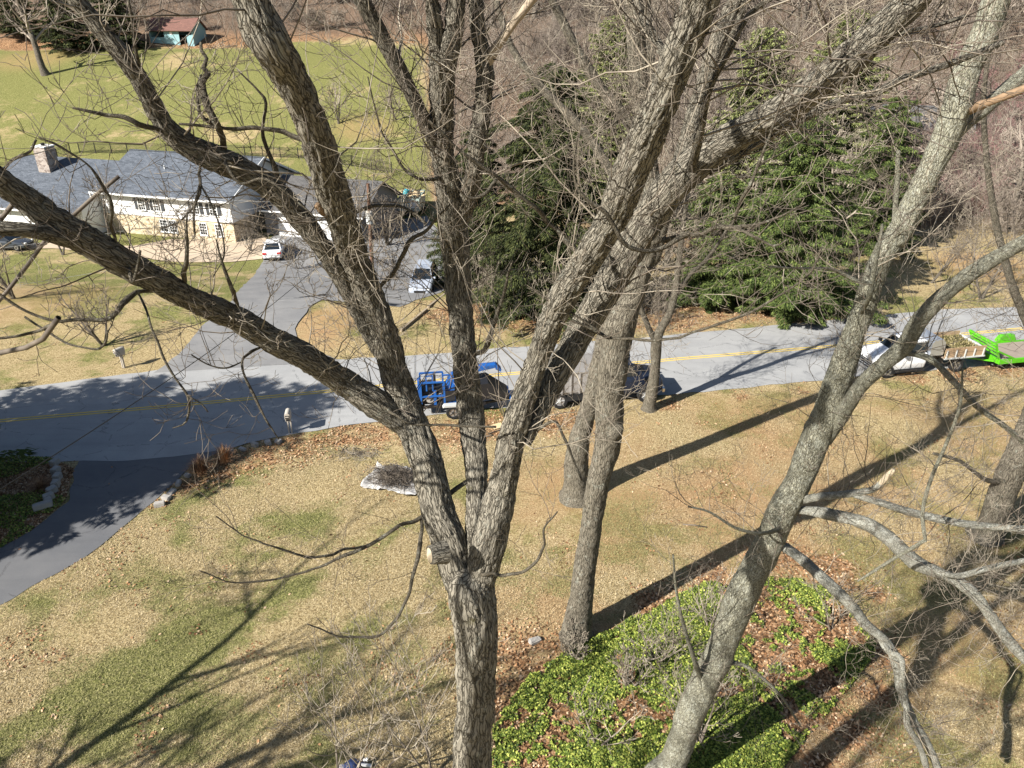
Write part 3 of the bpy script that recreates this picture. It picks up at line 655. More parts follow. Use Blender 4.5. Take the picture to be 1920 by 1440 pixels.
# ------------------------------------------------------------------ utility pole and wires
pb = G(699, 525); ptop = PY(690, 344, pb[1])[0]; ph = ptop[2] - pb[2]
pole = empty('utility_pole', pb, label='reddish wooden utility pole carrying a grey transformer beside the driveway', cat='utility pole')
MB().cyl((0, 0, -.2), (ptop[0] - pb[0], 0, ph), .17, 14, .12).build('shaft', M['pole'], pole)
tt = PY(694, 405, pb[1])[0] - pb; tr = MB().cyl((tt[0], -.42, tt[2] - .5), (tt[0], -.42, tt[2] + .42), .27, 20).build('transformer', M['galv'], pole, .01)
MB().cyl((tt[0], -.42, tt[2] + .43), (tt[0], -.42, tt[2] + .5), .28, 20, .2).build('lid', M['mailbox'], tr); MB().cyl((tt[0] - .1, -.42, tt[2] + .5), (tt[0] - .1, -.42, tt[2] + .72), .035, 8).build('bushing', M['stoneblock'], tr)
MB().box(tt[0] - .06, tt[0] + .06, -.2, -.1, tt[2] - .3, tt[2] + .2).build('bracket', M['galv'], pole)
def wire(name, A, B, sag, r, mat, label, n=40):
    t = np.linspace(0, 1, n)[:, None]; P = A + (B - A) * t; P[:, 2] -= (4 * sag * t * (1 - t))[:, 0]; o = P[0].copy(); T_ = Tubes(); T_.add(P - o, np.full(n, r), 5, capend=False)
    ob = T_.build(name, M[mat]); ob.location = [float(v) for v in o]; tag(ob, label, 'wire')
ptw = lambda z: np.array([ptop[0], pb[1], pb[2] + z])
wire('service_cable', ptw(ph - 2.4) + [0, -.2, 0], PY(-60, 955, 15.0)[0], .9, .016, 'cable', 'black service cable slanting down from the pole across the road to the lower left')
wire('overhead_wire', ptw(ph - .1), PY(-40, 470, 55)[0], .4, .012, 'wire', 'thin overhead wire crossing the front lawn to the left edge')
wire('overhead_wire', ptw(ph - 2.6), PY(-40, 545, 53)[0], .4, .012, 'wire', 'lowest thin overhead wire crossing the left lawn')
wire('overhead_wire', ptw(ph - .1), PY(1960, 405, 60)[0], .8, .014, 'cable', 'upper thin overhead wire in front of the evergreens')
wire('overhead_wire', ptw(ph - 1.4), PY(1960, 440, 59)[0], .8, .014, 'cable', 'lower thin overhead wire in front of the evergreens')
wire('house_service_wire', ptw(ph - 1.2), HA + np.array([-2, 0, 4.4]), .3, .012, 'wire', 'thin wire from the pole to the corner of the house')

# ------------------------------------------------------------------ mailboxes
def mailbox(px, py, rz, label, h=1.0):
    b = G(px, py); rt = empty('mailbox', b, rz, label, 'mailbox')
    n = 12; prof = [(-.13, 0), (.13, 0), (.13, .2)] + [(.13 * math.cos(a), .2 + .12 * math.sin(a)) for a in np.linspace(0, math.pi, n)[1:-1]] + [(-.13, .2)]
    bx = MB(); bx.prism([(p, q + h) for p, q in prof], 'y', -.3, .3).build('box', M['mailbox'], rt, .008); MB().box(-.1, .1, -.311, -.302, h + .03, h + .2).build('door', M['dark'], rt); MB().box(-.08, .08, -.325, -.312, h + .1, h + .15).build('handle', M['mailbox'], rt)
    MB().box(-.12, .12, -.22, .28, h - .17, h - .005).build('paper_tray', M['mailbox'], rt, .008); MB().box(-.09, .09, -.232, -.222, h - .14, h - .04).build('paper_slot', M['dark'], rt)
    for x in (-.1, .04): MB().box(x, x + .06, .0, .1, -.15, h - .17).build('post', M['mailbox'], rt)
mailbox(231, 690, R_(-28), 'grey plastic mailbox at the far road edge beside the far driveway mouth')
mailbox(545, 813, R_(8), 'beige rounded mailbox at the near road edge above the leafy bank')

# ------------------------------------------------------------------ vehicles (local: +x = front, origin on the ground)
def wheel(par, x, y, r, w_=.24, rim='rim'):
    t = MB().ring((x, y, r), r * .62, r, w_, 'y', 24).build('wheel', M['rubber'], par, smooth=True); s = 1 if y > 0 else -1
    rm = MB().cyl((x, y - w_ * .35, r), (x, y + w_ * .35, r), r * .63, 20); k = MB()
    rm.build('rim', M[rim], t, .006); hb = MB().cyl((x, y + s * w_ * .36, r), (x, y + s * w_ * .48, r), r * .17, 10)
    for i in range(5): a = i * 1.2566; hb.bar((x + math.cos(a) * r * .15, y + s * w_ * .37, r + math.sin(a) * r * .15), (x + math.cos(a) * r * .58, y + s * w_ * .37, r + math.sin(a) * r * .58), .05, .02)
    hb.build('hub', M['dark'] if rim == 'rim' else M['galv'], t)
def shell(stations, half, name, mat, par, sub=2):
    """body loft: list of (x, z_low, z_belt, z_top, wbelt, wtop)"""
    V = []; F = []; m = 8
    for (x, zl, zb, zt, wb, wt) in stations:
        V += [(x, -wb * .94, zl), (x, -wb, (zl + zb) / 2), (x, -wb * .97, zb), (x, -wt, zt), (x, wt, zt), (x, wb * .97, zb), (x, wb, (zl + zb) / 2), (x, wb * .94, zl)]
    n = len(stations)
    for i in range(n - 1):
        for j in range(m): a = i * m + j; b = i * m + (j + 1) % m; F.append((a, b, b + m, a + m))
    F.append(tuple(range(m))); F.append(tuple(range(n * m - 1, (n - 1) * m - 1, -1)))
    me = mkmesh(name, V, F, M[mat], True); bm = bmesh.new(); bm.from_mesh(me); bmesh.ops.recalc_face_normals(bm, faces=bm.faces); bm.to_mesh(me); bm.free(); o = link(name, me, par)
    md = o.modifiers.new('b', 'BEVEL'); md.width = .05; md.segments = 3; md.limit_method = 'ANGLE'; md.angle_limit = R_(18); return o
def car(loc, yaw, mat, label, kind='sedan', cat='car'):
    rt = empty('parked_car', loc, yaw, label, cat); L = 4.7; suv = kind == 'suv'; h = 1.7 if suv else 1.45; bt = 1.0 if suv else .9
    st = [(2.35, .4, .62, .66, .7, .62), (2.2, .28, .66, .74, .86, .7), (1.3, .25, bt - .08, bt, .9, .76), (.95, .25, bt, bt + .04, .9, .78), (-1.5 if not suv else -1.9, .25, bt + .03, bt + .08, .9, .78), (-2.15, .3, bt, bt + .06, .86, .72), (-2.33, .42, .8, .88, .74, .62)]
    shell(st, 0, 'body', mat, rt)
    g0, g1, r0, r1 = (1.0, -2.1, .3, -1.75) if suv else (.95, -1.72, .2, -1.0)
    gb = MB(); wb, wt = .77, .6; z0 = bt + .02; z1 = h - .04
    gb.v += [(g0, -wb, z0), (g0, wb, z0), (r0, wt, z1), (r0, -wt, z1), (g1, -wb, z0), (g1, wb, z0), (r1, wt, z1), (r1, -wt, z1)]; gb.f += [(0, 1, 2, 3), (5, 4, 7, 6), (4, 0, 3, 7), (1, 5, 6, 2), (3, 2, 6, 7), (0, 4, 5, 1)]
    gb.build('windows', M['glass'], rt, .03)
    rr = MB().box(r1 - .04, r0 + .04, -wt - .02, wt + .02, z1 - .01, z1 + .05).build('roof', M[mat], rt, .025)
    for s in (-1, 1):
        m_ = (g0 + g1) / 2
        for p_, q_, a_, b_ in (((g0, s * (wb + .005), z0), (r0, s * (wt + .005), z1), .06, .05), ((g1, s * (wb + .005), z0), (r1, s * (wt + .005), z1), .1, .05), ((m_, s * (wb + .012), z0), (m_, s * (wt + .012), z1), .05, .03)):
            MB().bar(p_, q_, a_, b_).build('pillar', M[mat], rt)
    for s in (-1, 1):
        MB().box(2.1, 2.33, s * .62 - .16, s * .62 + .16, .62, .75).build('headlight', M['lampglass'], rt, .02); MB().box(-2.36, -2.12, s * .64 - .18, s * .64 + .18, .72, .9).build('tail_light', M['redlamp'], rt, .02)
        MB().box(.7, .88, s * .98 - .1, s * .98 + .08, bt + .02, bt + .16).build('mirror', M[mat], rt, .03)
    MB().box(2.3, 2.375, -.42, .42, .42, .6).build('grille', M['dark'], rt, .01); MB().box(-2.37, -2.3, -.26, .26, .5, .62).build('number_plate', M['white'], rt)
    for x in (1.42, -1.42):
        for s in (-1, 1): wheel(rt, x, s * .82, .34 if not suv else .37, .22)
    return rt
def heading(a, b): A = G(*a); B = G(*b); return math.atan2(B[1] - A[1], B[0] - A[0])
car(G(516, 478) + [0, 0, .04], heading((514, 494), (527, 450)), 'carwhite', 'white sedan parked nose-in before the garage, seen from behind')
car(G(795, 540) + [0, 0, .04], heading((818, 505), (780, 553)), 'carsilver', 'silver sport utility car facing the road in the far driveway', 'suv')
car(G(8, 470) + [0, .6, .04], heading((-60, 468), (58, 468)), 'cardark', 'dark grey car at the left edge, parked on the tan strip before the house')
# rough: road direction near each truck
c1 = G(980, 745); c2 = G(1230, 728); ry1 = math.atan2(c2[1] - c1[1], c2[0] - c1[0])
# blue wood chipper: +x towards the truck
ch_o = G(853, 769); chip = empty('wood_chipper', ch_o + [0, 0, .03], ry1, 'blue towed wood chipper with a raised discharge chute parked on the road', 'wood chipper')
MB().box(-1.7, 1.6, -.6, -.48, .5, .65).box(-1.7, 1.6, .48, .6, .5, .65).box(-1.7, -1.58, -.48, .48, .5, .65).bar((1.5, -.5, .57), (3.3, 0, .5), .1, .12).bar((1.5, .5, .57), (3.3, 0, .5), .1, .12).build('frame', M['black'], chip)
MB().prism([(-.35, .66), (.75, .66), (.95, 1.1), (.95, 1.7), (.5, 1.95), (-.1, 1.8), (-.35, 1.3)], 'y', -.62, .62).build('drum_housing', M['blue'], chip, .03)
MB().prism([(-1.75, .66), (-.4, .66), (-.4, 1.55), (-1.75, 1.35)], 'y', -.42, .42).build('engine', M['black'], chip, .02)
MB().box(-1.9, -1.76, -.6, .6, .5, 1.75).box(-1.1, -.95, -.57, -.44, .66, 1.5).prism([(-.55, 1.3), (-.35, 1.3), (.3, 2.05), (-.1, 2.05)], 'y', -.5, .5).build('engine_shroud', M['blue'], chip, .015)
MB().cyl((-1.3, -.5, 1.0), (-1.3, -.43, 1.0), .22, 16).cyl((-.75, -.5, 1.15), (-.75, -.43, 1.15), .15, 16).build('pulley', M['stoneblock'], chip, .01)
e = MB()
for x in (-1.75, -.55):
    for s in (-1, 1): e.bar((x, s * .58, .6), (x, s * .58, 2.0), .09)
e.bar((-1.75, -.58, 2.0), (-.55, -.58, 2.0), .08).bar((-1.75, .58, 2.0), (-.55, .58, 2.0), .08).bar((-1.75, -.58, 1.2), (-.55, -.58, 1.2), .08); e.build('guard_frame', M['blue'], chip)
for x in (-1.45, -.6): MB().bar((x, -.52, 1.5), (x, -.52, 2.35), .07).bar((x + .32, -.52, 1.5), (x + .32, -.52, 2.35), .07).bar((x - .03, -.52, 2.35), (x + .35, -.52, 2.35), .07).build('control_bar', M['blue'], chip)
MB().cyl((-1.0, .1, 1.5), (-1.0, .1, 2.1), .07, 10).cyl((-1.8, 0, 1.7), (-1.1, 0, 1.75), .14, 12).build('exhaust', M['black'], chip)
MB().box(-.5, .0, -.66, -.63, .9, 1.5).build('side_panel', M['black'], chip)
MB().cyl((.6, 0, 1.9), (.6, 0, 2.35), .26, 16).build('chute_base', M['blue'], chip); MB().prism([(.35, 2.2), (.75, 2.15), (2.2, 2.42), (2.2, 2.6), (.9, 2.55), (.4, 2.5)], 'y', -.2, .2).build('chute', M['blue'], chip, .02); MB().prism([(2.18, 2.34), (2.45, 2.18), (2.5, 2.3), (2.22, 2.62)], 'y', -.22, .22).build('chute_flap', M['blue'], chip, .01)
# feed tray folded forward: dark, open
MB().prism([(1.0, .85), (2.75, .8), (2.85, .95), (2.45, 1.25), (1.75, 1.78), (1.0, 1.7)], 'y', -.66, .66).build('feed_tray', M['black'], chip); MB().box(2.87, 2.93, -.7, .7, .62, .9).build('tray_edge', M['blue'], chip, .01)
for s in (-1, 1):
    wheel(chip, -.15, s * .92, .37, .24); MB().prism([(-.7, .72), (.4, .72), (.3, .86), (-.6, .86)], 'y', s * .92 - .15, s * .92 + .15).build('mudguard', M['galv'], chip, .02)
    MB().box(2.94, 2.97, s * .6 - .05, s * .6 + .05, .7, .78).build('marker_light', M['redlamp'], chip)
MB().box(-.25, .35, -.645, -.625, 1.2, 1.4).build('warning_plate', M['mailbox'], chip)
MB().bar((-1.3, -.5, .9), (-.7, -.6, 1.5), .035).bar((-.7, -.6, 1.5), (.3, -.66, 1.75), .035).bar((-1.1, -.45, .7), (-.2, -.66, .9), .035).build('hose', M['black'], chip)
# dark truck with silver chip body
to = G(1110, 752); trk = empty('dump_truck', to + [0, .4, .03], ry1, 'dark blue truck with a silver ribbed dump body parked behind the trunks', 'truck')
MB().box(-3.2, 3.3, -.5, -.35, .6, .8).box(-3.2, 3.3, .35, .5, .6, .8).build('chassis', M['black'], trk)
b_ = MB().box(-3.4, .9, -1.1, -1.04, .95, 2.1).box(-3.4, .9, 1.04, 1.1, .95, 2.1).box(-3.4, .9, -1.04, 1.04, .85, .95).box(.84, .9, -1.04, 1.04, .95, 2.5).box(-3.4, -3.34, -1.04, 1.04, .95, 2.1).build('dump_body', M['boxgrey'], trk)
r_ = MB()
for x in np.arange(-3.35, .95, .47): r_.box(x, x + .07, -1.16, -1.1, .9, 2.14); r_.box(x, x + .07, 1.1, 1.16, .9, 2.14)
r_.box(-3.42, .92, -1.15, -1.03, 2.1, 2.17); r_.box(-3.42, .92, 1.03, 1.15, 2.1, 2.17); r_.build('ribs', M['boxgrey'], b_)
for (x0, x1, y0, y1) in ((-1.6, -.6, -1.1, -.62), (-.4, .5, -1.1, -.62)): MB().box(x0, x1, y0, y1, .45, .84).build('tool_box', M['dark'], trk, .02)
shell([(3.75, .65, .95, 1.1, .78, .66), (3.6, .55, 1.1, 1.35, .85, .72), (2.55, .5, 1.25, 1.5, .92, .82), (2.35, .5, 1.3, 1.55, .95, .84), (1.1, .5, 1.3, 1.55, .95, .84), (1.0, .55, 1.25, 1.5, .9, .8)], 0, 'cab', 'navy', trk)
g = MB(); g.v += [(2.35, -.84, 1.53), (2.35, .84, 1.53), (1.95, .7, 2.15), (1.95, -.7, 2.15), (1.05, -.84, 1.53), (1.05, .84, 1.53), (1.1, .72, 2.15), (1.1, -.72, 2.15)]; g.f += [(0, 1, 2, 3), (5, 4, 7, 6), (4, 0, 3, 7), (1, 5, 6, 2), (3, 2, 6, 7), (0, 4, 5, 1)]; g.build('windows', M['glass'], trk, .02)
MB().box(1.06, 2.0, -.74, .74, 2.14, 2.22).build('roof', M['navy'], trk, .03)
for s in (-1, 1):
    MB().box(3.58, 3.72, s * .62 - .14, s * .62 + .14, .85, 1.02).build('headlight', M['lampglass'], trk, .02); MB().box(2.25, 2.37, s * 1.12 - .08, s * 1.12 + .08, 1.55, 1.95).build('mirror', M['navy'], trk, .02)
    wheel(trk, 2.75, s * .9, .46, .3, 'boxgrey'); wheel(trk, -2.0, s * .88, .46, .42, 'boxgrey')
MB().box(3.7, 3.85, -.9, .9, .5, .72).build('bumper', M['chrome'], trk, .02)
# white pickup with wooden dump bed, facing left
c1 = G(1640, 715); c2 = G(1900, 690); ry2 = math.atan2(c1[1] - c2[1], c1[0] - c2[0])
po = G(1722, 704); pk_ = empty('pickup_truck', po + [.1, 1.0, .03], ry2, 'white pickup truck with wooden-sided dump bed facing left on the road', 'truck')
shell([(3.35, .6, .95, 1.05, .85, .75), (3.2, .5, 1.05, 1.22, .97, .85), (2.1, .45, 1.2, 1.36, 1.0, .88), (1.9, .45, 1.22, 1.4, 1.0, .9), (.1, .45, 1.22, 1.4, 1.0, .9), (.0, .5, 1.2, 1.35, .95, .88)], 0, 'cab', 'carwhite', pk_)
g = MB(); g.v += [(1.9, -.9, 1.38), (1.9, .9, 1.38), (1.25, .74, 1.98), (1.25, -.74, 1.98), (.05, -.9, 1.38), (.05, .9, 1.38), (.1, .76, 1.98), (.1, -.76, 1.98)]; g.f += [(0, 1, 2, 3), (5, 4, 7, 6), (4, 0, 3, 7), (1, 5, 6, 2), (3, 2, 6, 7), (0, 4, 5, 1)]; g.build('windows', M['glass'], pk_, .02)
MB().box(.05, 1.32, -.78, .78, 1.97, 2.06).build('roof', M['carwhite'], pk_, .03)
gr = MB()
for z in (.68, .8, .92): gr.box(3.34, 3.42, -.7, .7, z, z + .05)
gr.box(3.3, 3.5, -.95, .95, .45, .63); gr.build('grille', M['chrome'], pk_, .01); MB().box(3.3, 3.36, -.7, .7, .66, 1.0).build('radiator', M['dark'], pk_)
for s in (-1, 1):
    MB().box(3.2, 3.36, s * .8 - .13, s * .8 + .13, .72, .98).build('headlight', M['lampglass'], pk_, .02); MB().box(1.6, 1.75, s * 1.15 - .1, s * 1.15 + .1, 1.38, 1.62).build('mirror', M['black'], pk_, .02)
    MB().box(.2, 1.9, s * 1.0 - .08, s * 1.0 + .08, .35, .42).build('running_board', M['black'], pk_); wheel(pk_, 2.4, s * .88, .4, .26); wheel(pk_, -2.1, s * .86, .4, .36)
    MB().box(1.0, 1.04, s * 1.002 - .004, s * 1.002 + .004, .55, 1.22).build('door_gap', M['dark'], pk_)
# ribbed aluminium roll housing behind the cab
pr = [(.0 - .0, 1.0)]; prof = [(-.05, 1.2), (-.05, 2.0), (-.2, 2.2), (-.32, 2.14), (-.44, 2.22), (-.58, 2.16), (-.7, 2.2), (-.9, 2.0), (-.95, 1.6), (-.9, 1.2)]
MB().prism(prof, 'y', -1.02, 1.02).build('headboard_housing', M['alu'], pk_)
MB().box(-3.5, -.1, -.45, .45, .7, .95).build('bed_frame', M['black'], pk_)
MB().box(-3.6, -.97, -1.08, 1.08, .97, 1.05).build('bed_floor', M['boardgrey'], pk_)
for s in (-1, 1):
    w1 = MB().box(-3.6, -.97, s * 1.1 - .03, s * 1.1 + .03, .98, 1.3).box(-3.6, -.97, s * 1.1 - .025, s * 1.1 + .025, 1.33, 1.62).build('bed_side', M['board'], pk_); rb = MB()
    for x in (-3.5, -2.9, -2.3, -1.7, -1.1): rb.box(x, x + .06, s * 1.155 - .025, s * 1.155 + .025, .95, 1.5)
    rb.box(-3.62, -.95, s * 1.16 - .03, s * 1.16 + .03, .95, 1.03); rb.build('stakes', M['galv'], w1)
MB().box(-3.66, -3.6, -1.08, 1.08, .95, 1.45).build('tailgate', M['galv'], pk_)
MB().prism([(-2.75, .1), (-2.5, .1), (-2.35, .75), (-2.5, .75)], 'y', -1.05, -.7).build('mud_flap', M['galv'], pk_)
rg = np.random.RandomState(9); n = 6000; P = np.stack([rg.uniform(-3.5, -1.0, n), rg.uniform(-1.02, 1.02, n), 1.1 + .35 * rg.rand(n)], -1); Dv = rg.normal(size=(n, 3)); Dv /= np.linalg.norm(Dv, axis=1)[:, None]; Wv = np.cross(Dv, rg.normal(size=(n, 3))); Wv /= np.linalg.norm(Wv, axis=1)[:, None]
load = link('garden_debris', mkmesh('garden_debris', np.stack([P - Dv * .07, P + Wv * .03, P + Dv * .07, P - Wv * .03], 1).reshape(-1, 3), np.arange(4 * n).reshape(-1, 4), M['clip'])); load.location = pk_.location; load.rotation_euler = pk_.rotation_euler; tag(load, 'brown garden debris heaped in the bed of the white pickup', 'debris', kind='stuff')
# lime green trailer
c1 = G(1860, 692); tro = c1 + [1.0, .9, .03]; trl = empty('equipment_trailer', tro, ry2, 'lime green equipment trailer with a tilted ramp gate hitched behind the white pickup', 'trailer')
MB().box(-4.2, 1.2, -1.05, 1.05, .62, .72).build('deck', M['boardgrey'], trl); MB().box(-4.3, 1.3, -1.18, -1.05, .5, .78).box(-4.3, 1.3, 1.05, 1.18, .5, .78).box(1.2, 1.33, -1.05, 1.05, .5, .8).bar((1.3, -.9, .6), (2.6, 0, .55), .1).bar((1.3, .9, .6), (2.6, 0, .55), .1).build('frame', M['green'], trl, .01)
g = MB(); g.bar((1.25, -1.05, .75), (1.75, -1.05, 1.75), .1).bar((1.25, 1.05, .75), (1.75, 1.05, 1.75), .1).bar((1.75, -1.1, 1.75), (1.75, 1.1, 1.75), .12); 
for k in (.3, .55, .8): g.bar((1.25 + .5 * k, -1.05, .75 + k), (1.25 + .5 * k, 1.05, .75 + k), .1)
g.build('ramp_gate', M['green'], trl); MB().bar((.3, -1.1, .78), (1.55, -1.1, 1.35), .1).bar((.3, 1.1, .78), (1.55, 1.1, 1.35), .1).build('brace', M['green'], trl)
for s in (-1, 1): MB().prism([(-1.9, .75), (.1 - .6, .75), (-.75, 1.15), (-1.65, 1.15)], 'y', s * 1.32 - .16, s * 1.32 + .16).build('mudguard', M['green'], trl, .04); wheel(trl, -1.6, s * 1.3, .36, .22); wheel(trl, -.8, s * 1.3, .36, .22)
# trailer full of scrap wood behind the garage
jo = G(772, 400); jt = empty('dump_trailer', jo, heading((800, 330), (762, 410)), 'pale green dump trailer piled with scrap boards beyond the utility pole', 'trailer')
MB().box(-2.6, 1.6, -1.2, -1.12, .7, 2.0).box(-2.6, 1.6, 1.12, 1.2, .7, 2.0).box(1.52, 1.6, -1.12, 1.12, .7, 2.0).box(-2.6, 1.52, -1.12, 1.12, .62, .7).box(-2.68, -2.6, -1.2, 1.2, .7, 2.0).build('body', M['palegreen'], jt)
MB().box(-2.6, 3.0, -.1, .1, .4, .62).build('drawbar', M['black'], jt)
for s in (-1, 1): wheel(jt, -.9, s * 1.32, .4, .24); wheel(jt, .1, s * 1.32, .4, .24)
MB().box(1.62, 1.66, .1, 1.0, 1.0, 1.8).build('white_sign', M['white'], jt)
rg = random.Random(4); o_ = Vector([float(v) for v in jo]); hd = jt.rotation_euler.z
for k in range(16):
    p = Vector((rg.uniform(-2.0, 1.0), rg.uniform(-.8, .8), 1.9 + rg.uniform(-.1, .5))); a = rg.uniform(0, 6.28); v = Vector((math.cos(a), math.sin(a), rg.uniform(-.25, .35))) * rg.uniform(.5, 1.1)
    ob = MB().bar(tuple(-v), tuple(v), .3, .05).build('scrap_board', M['card'] if k % 3 else M['board']); q = Vector(p); q.rotate(__import__('mathutils').Euler((0, 0, hd))); ob.location = o_ + q; ob.rotation_euler = (0, 0, hd)
    tag(ob, 'loose scrap board heaped on the pale green trailer', 'board', 'scrap boards on the trailer')
brl = MB().cyl((0, 0, 0), (.3, 0, .85), .3, 18).build('barrel', M['teal'], None, .03); q = Vector((.9, -.5, 2.0)); q.rotate(__import__('mathutils').Euler((0, 0, hd))); brl.location = o_ + q; tag(brl, 'turquoise plastic barrel lying on the scrap boards', 'barrel')
# distant house and car on the right
do = G(1700, 312); dh = empty('distant_house', do + [6, 12, 0], R_(-20), 'distant house with a dark grey roof half hidden behind the right-hand thicket', 'house')
MB().box(-9, 7, 0, 9, -1, 2.8).build('wall', M['stone'], dh); MB().prism([(0, 2.8), (9, 2.8), (4.5, 5.1)], 'x', -8.98, 6.98).build('gable', M['siding'], dh); roof(dh, -9.5, 7.5, -.7, 4.5, 9.7, 2.6, 5.3, 2.6, 'darkroof')
for x in (-6, -2.5, 2, 5): window(dh, x, .9, 1.1, 1.3, -.0)
car(G(1708, 315) + [0, 0, 0], R_(150), 'carwhite', 'white car parked by the distant house on the right')

# ------------------------------------------------------------------ stones, timber, tarp and litter
def block(px, py, lx, ly, lz, rz, label, mat='stoneblock', grp=None, name='edging_stone'):
    b = G(px, py); o = MB().box(-lx/2, lx/2, -ly/2, ly/2, -.05, lz).build(name, M[mat], None, .03)
    me = o.data; co = np.empty(len(me.vertices) * 3, np.float32); me.vertices.foreach_get('co', co); co = co.reshape(-1, 3); co += (noise3(co * 6 + px, 3) - .5)[:, None] * .05; me.vertices.foreach_set('co', co.ravel())
    o.location = [float(v) for v in b]; o.rotation_euler = (0, 0, rz); return tag(o, label, 'stone' if mat == 'stoneblock' else 'timber', grp)
eb = [(104, 872, 'topmost, nearest the road'), (106, 887, 'second from the road'), (109, 899, 'third from the road'), (106, 912, 'fourth from the road'), (99, 924, 'fifth from the road'), (93, 937, 'sixth from the road'), (92, 944, 'small one next to last'), (82, 953, 'long one at the near end')]
for k, (a, b, l) in enumerate(eb): block(a, b, .42 if k not in (6, 7) else (.3, .75)[k - 6], .3, .3, R_([80, 85, 95, 100, 60, 50, 40, 35][k]), 'grey edging stone of the curved bed by the driveway, ' + l, grp='stones edging the shaded bed')
for k, (a, b) in enumerate([(312, 936), (322, 924), (300, 948), (335, 908), (352, 893), (430, 850), (455, 843), (478, 836), (503, 832), (522, 830), (1003, 1203)]):
    o = block(a, b, random.uniform(.3, .45), random.uniform(.2, .3), random.uniform(.1, .2), random.uniform(0, 3), ('small pale stone on the leaf litter left of the knotted trunk' if k > 9 else 'low edging stone between the driveway corner and the near mailbox'), grp='pale stones in the litter' if k > 9 else 'edging stones of the leafy bank')
def timber(a, b, label):
    A = G(*a); B = G(*b); m = (A + B) / 2; L = np.linalg.norm(B - A); o = MB().box(-L/2, L/2, -.09, .09, -.04, .17).build('landscape_timber', M['timber'], None, .012); o.location = [float(v) for v in m]; o.rotation_euler = (0, -math.asin((B[2] - A[2]) / L), math.atan2(B[1] - A[1], B[0] - A[0])); tag(o, label, 'timber')
timber((752, 622), (800, 582), 'weathered timber edging the grass below the silver car, lower piece'); timber((803, 578), (852, 540), 'weathered timber edging the grass below the silver car, upper piece')
# tarp with cut brush
tp = G(742, 905); n = 34; u = np.linspace(-1, 1, n); U, Vv = np.meshgrid(u, u); x = U * 1.25; y = Vv * .85; hh = .33 * np.exp(-((U + .35) ** 2 * 5 + (Vv - .35) ** 2 * 4)) + .22 * np.exp(-((U - .4) ** 2 * 6 + Vv ** 2 * 4)) + noise3(np.stack([U * 4, Vv * 4, U * 0], -1), 5) * .16 + np.abs(noise3(np.stack([U * 9 + Vv * 3, Vv * 7, U * 0], -1), 7) - .5) * .2 + .08 * sm(.75, 1, np.abs(U)) + .16 * sm(.7, 1, Vv)
rim_ = 1 + .16 * (noise3(np.stack([np.arctan2(Vv, U) * 2, U * 0, U * 0], -1), 6) - .5) * 2
tarp = link('tarp', mkmesh('tarp', np.stack([x * rim_, y * rim_, hh], -1).reshape(-1, 3), np.stack([np.arange(n*n).reshape(n, n)[:-1, :-1], np.arange(n*n).reshape(n, n)[:-1, 1:], np.arange(n*n).reshape(n, n)[1:, 1:], np.arange(n*n).reshape(n, n)[1:, :-1]], -1).reshape(-1, 4), M['tarp'], True)); tarp.modifiers.new('t', 'SOLIDIFY').thickness = .01
tarp.location = (tp[0], tp[1], tp[2] + .03); tarp.rotation_euler = (0, 0, -.25); tag(tarp, 'crumpled white tarp spread on the lawn under a heap of cut brush', 'tarp')
rg = np.random.RandomState(3); T_ = Tubes()
for k in range(900):
    c = np.array([rg.normal() * .55, rg.normal() * .36, .2 + rg.rand() * .3]); a = rg.uniform(0, 6.28); d = np.array([math.cos(a), math.sin(a), rg.normal() * .3]); l = rg.uniform(.25, .8); T_.add(np.array([c - d * l / 2, c + rg.normal(size=3) * .05, c + d * l / 2]), np.full(3, rg.uniform(.005, .012)), 3, capend=False)
ob = T_.build('cut_brush', M['twig']); ob.location = tarp.location; ob.rotation_euler = (0, 0, -.25); tag(ob, 'heap of tangled cut twigs lying on the white tarp', 'brush heap', kind='stuff')
T_ = Tubes()
for k in range(160):
    c = np.array([rg.normal() * .6, rg.normal() * .3, .03 + rg.rand() * .08]); a = rg.uniform(0, 6.28); d = np.array([math.cos(a), math.sin(a), 0]); l = rg.uniform(.2, .7); T_.add(np.array([c - d * l / 2, c + d * l / 2]), np.full(2, rg.uniform(.006, .012)), 3, capend=False)
ob = T_.build('twig_heap', M['twiglight']); ob.location = [float(v) for v in G(668, 852)]; tag(ob, 'small flat heap of pale twigs on the lawn above the tarp', 'brush heap', kind='stuff')
cb = MB().box(-.28, .28, -.2, .2, 0, .03).build('cardboard', M['card'], None, .004); cb.location = [float(v) for v in G(933, 801) + [0, 0, .06]]; cb.rotation_euler = (.1, 0, .5); tag(cb, 'flat pale cardboard piece on the leafy bank by the chipper', 'cardboard')
for k, (a, b, c, d) in enumerate([((640, 850), (648, 838), 0, 0), ((915, 815), (945, 806), 0, 0), ((905, 822), (925, 818), 0, 0), ((1280, 985), (1325, 990), 0, 0)]):
    A = G(*a); B = G(*b); T_ = Tubes(); m = (A + B) / 2; T_.add(np.array([A - m, (A + B) / 2 - m + [0, 0, .03], B - m]), np.full(3, .025), 6); ob = T_.build('fallen_stick', M['twig']); ob.location = [float(v) for v in m + [0, 0, .05]]
    tag(ob, ['short fallen stick on the leaf bank left of the foreground limbs', 'longer fallen stick just below the pale cardboard', 'shorter fallen stick left of the pale cardboard', 'dark fallen stick on the lawn left of the leaning trunk'][k], 'stick')
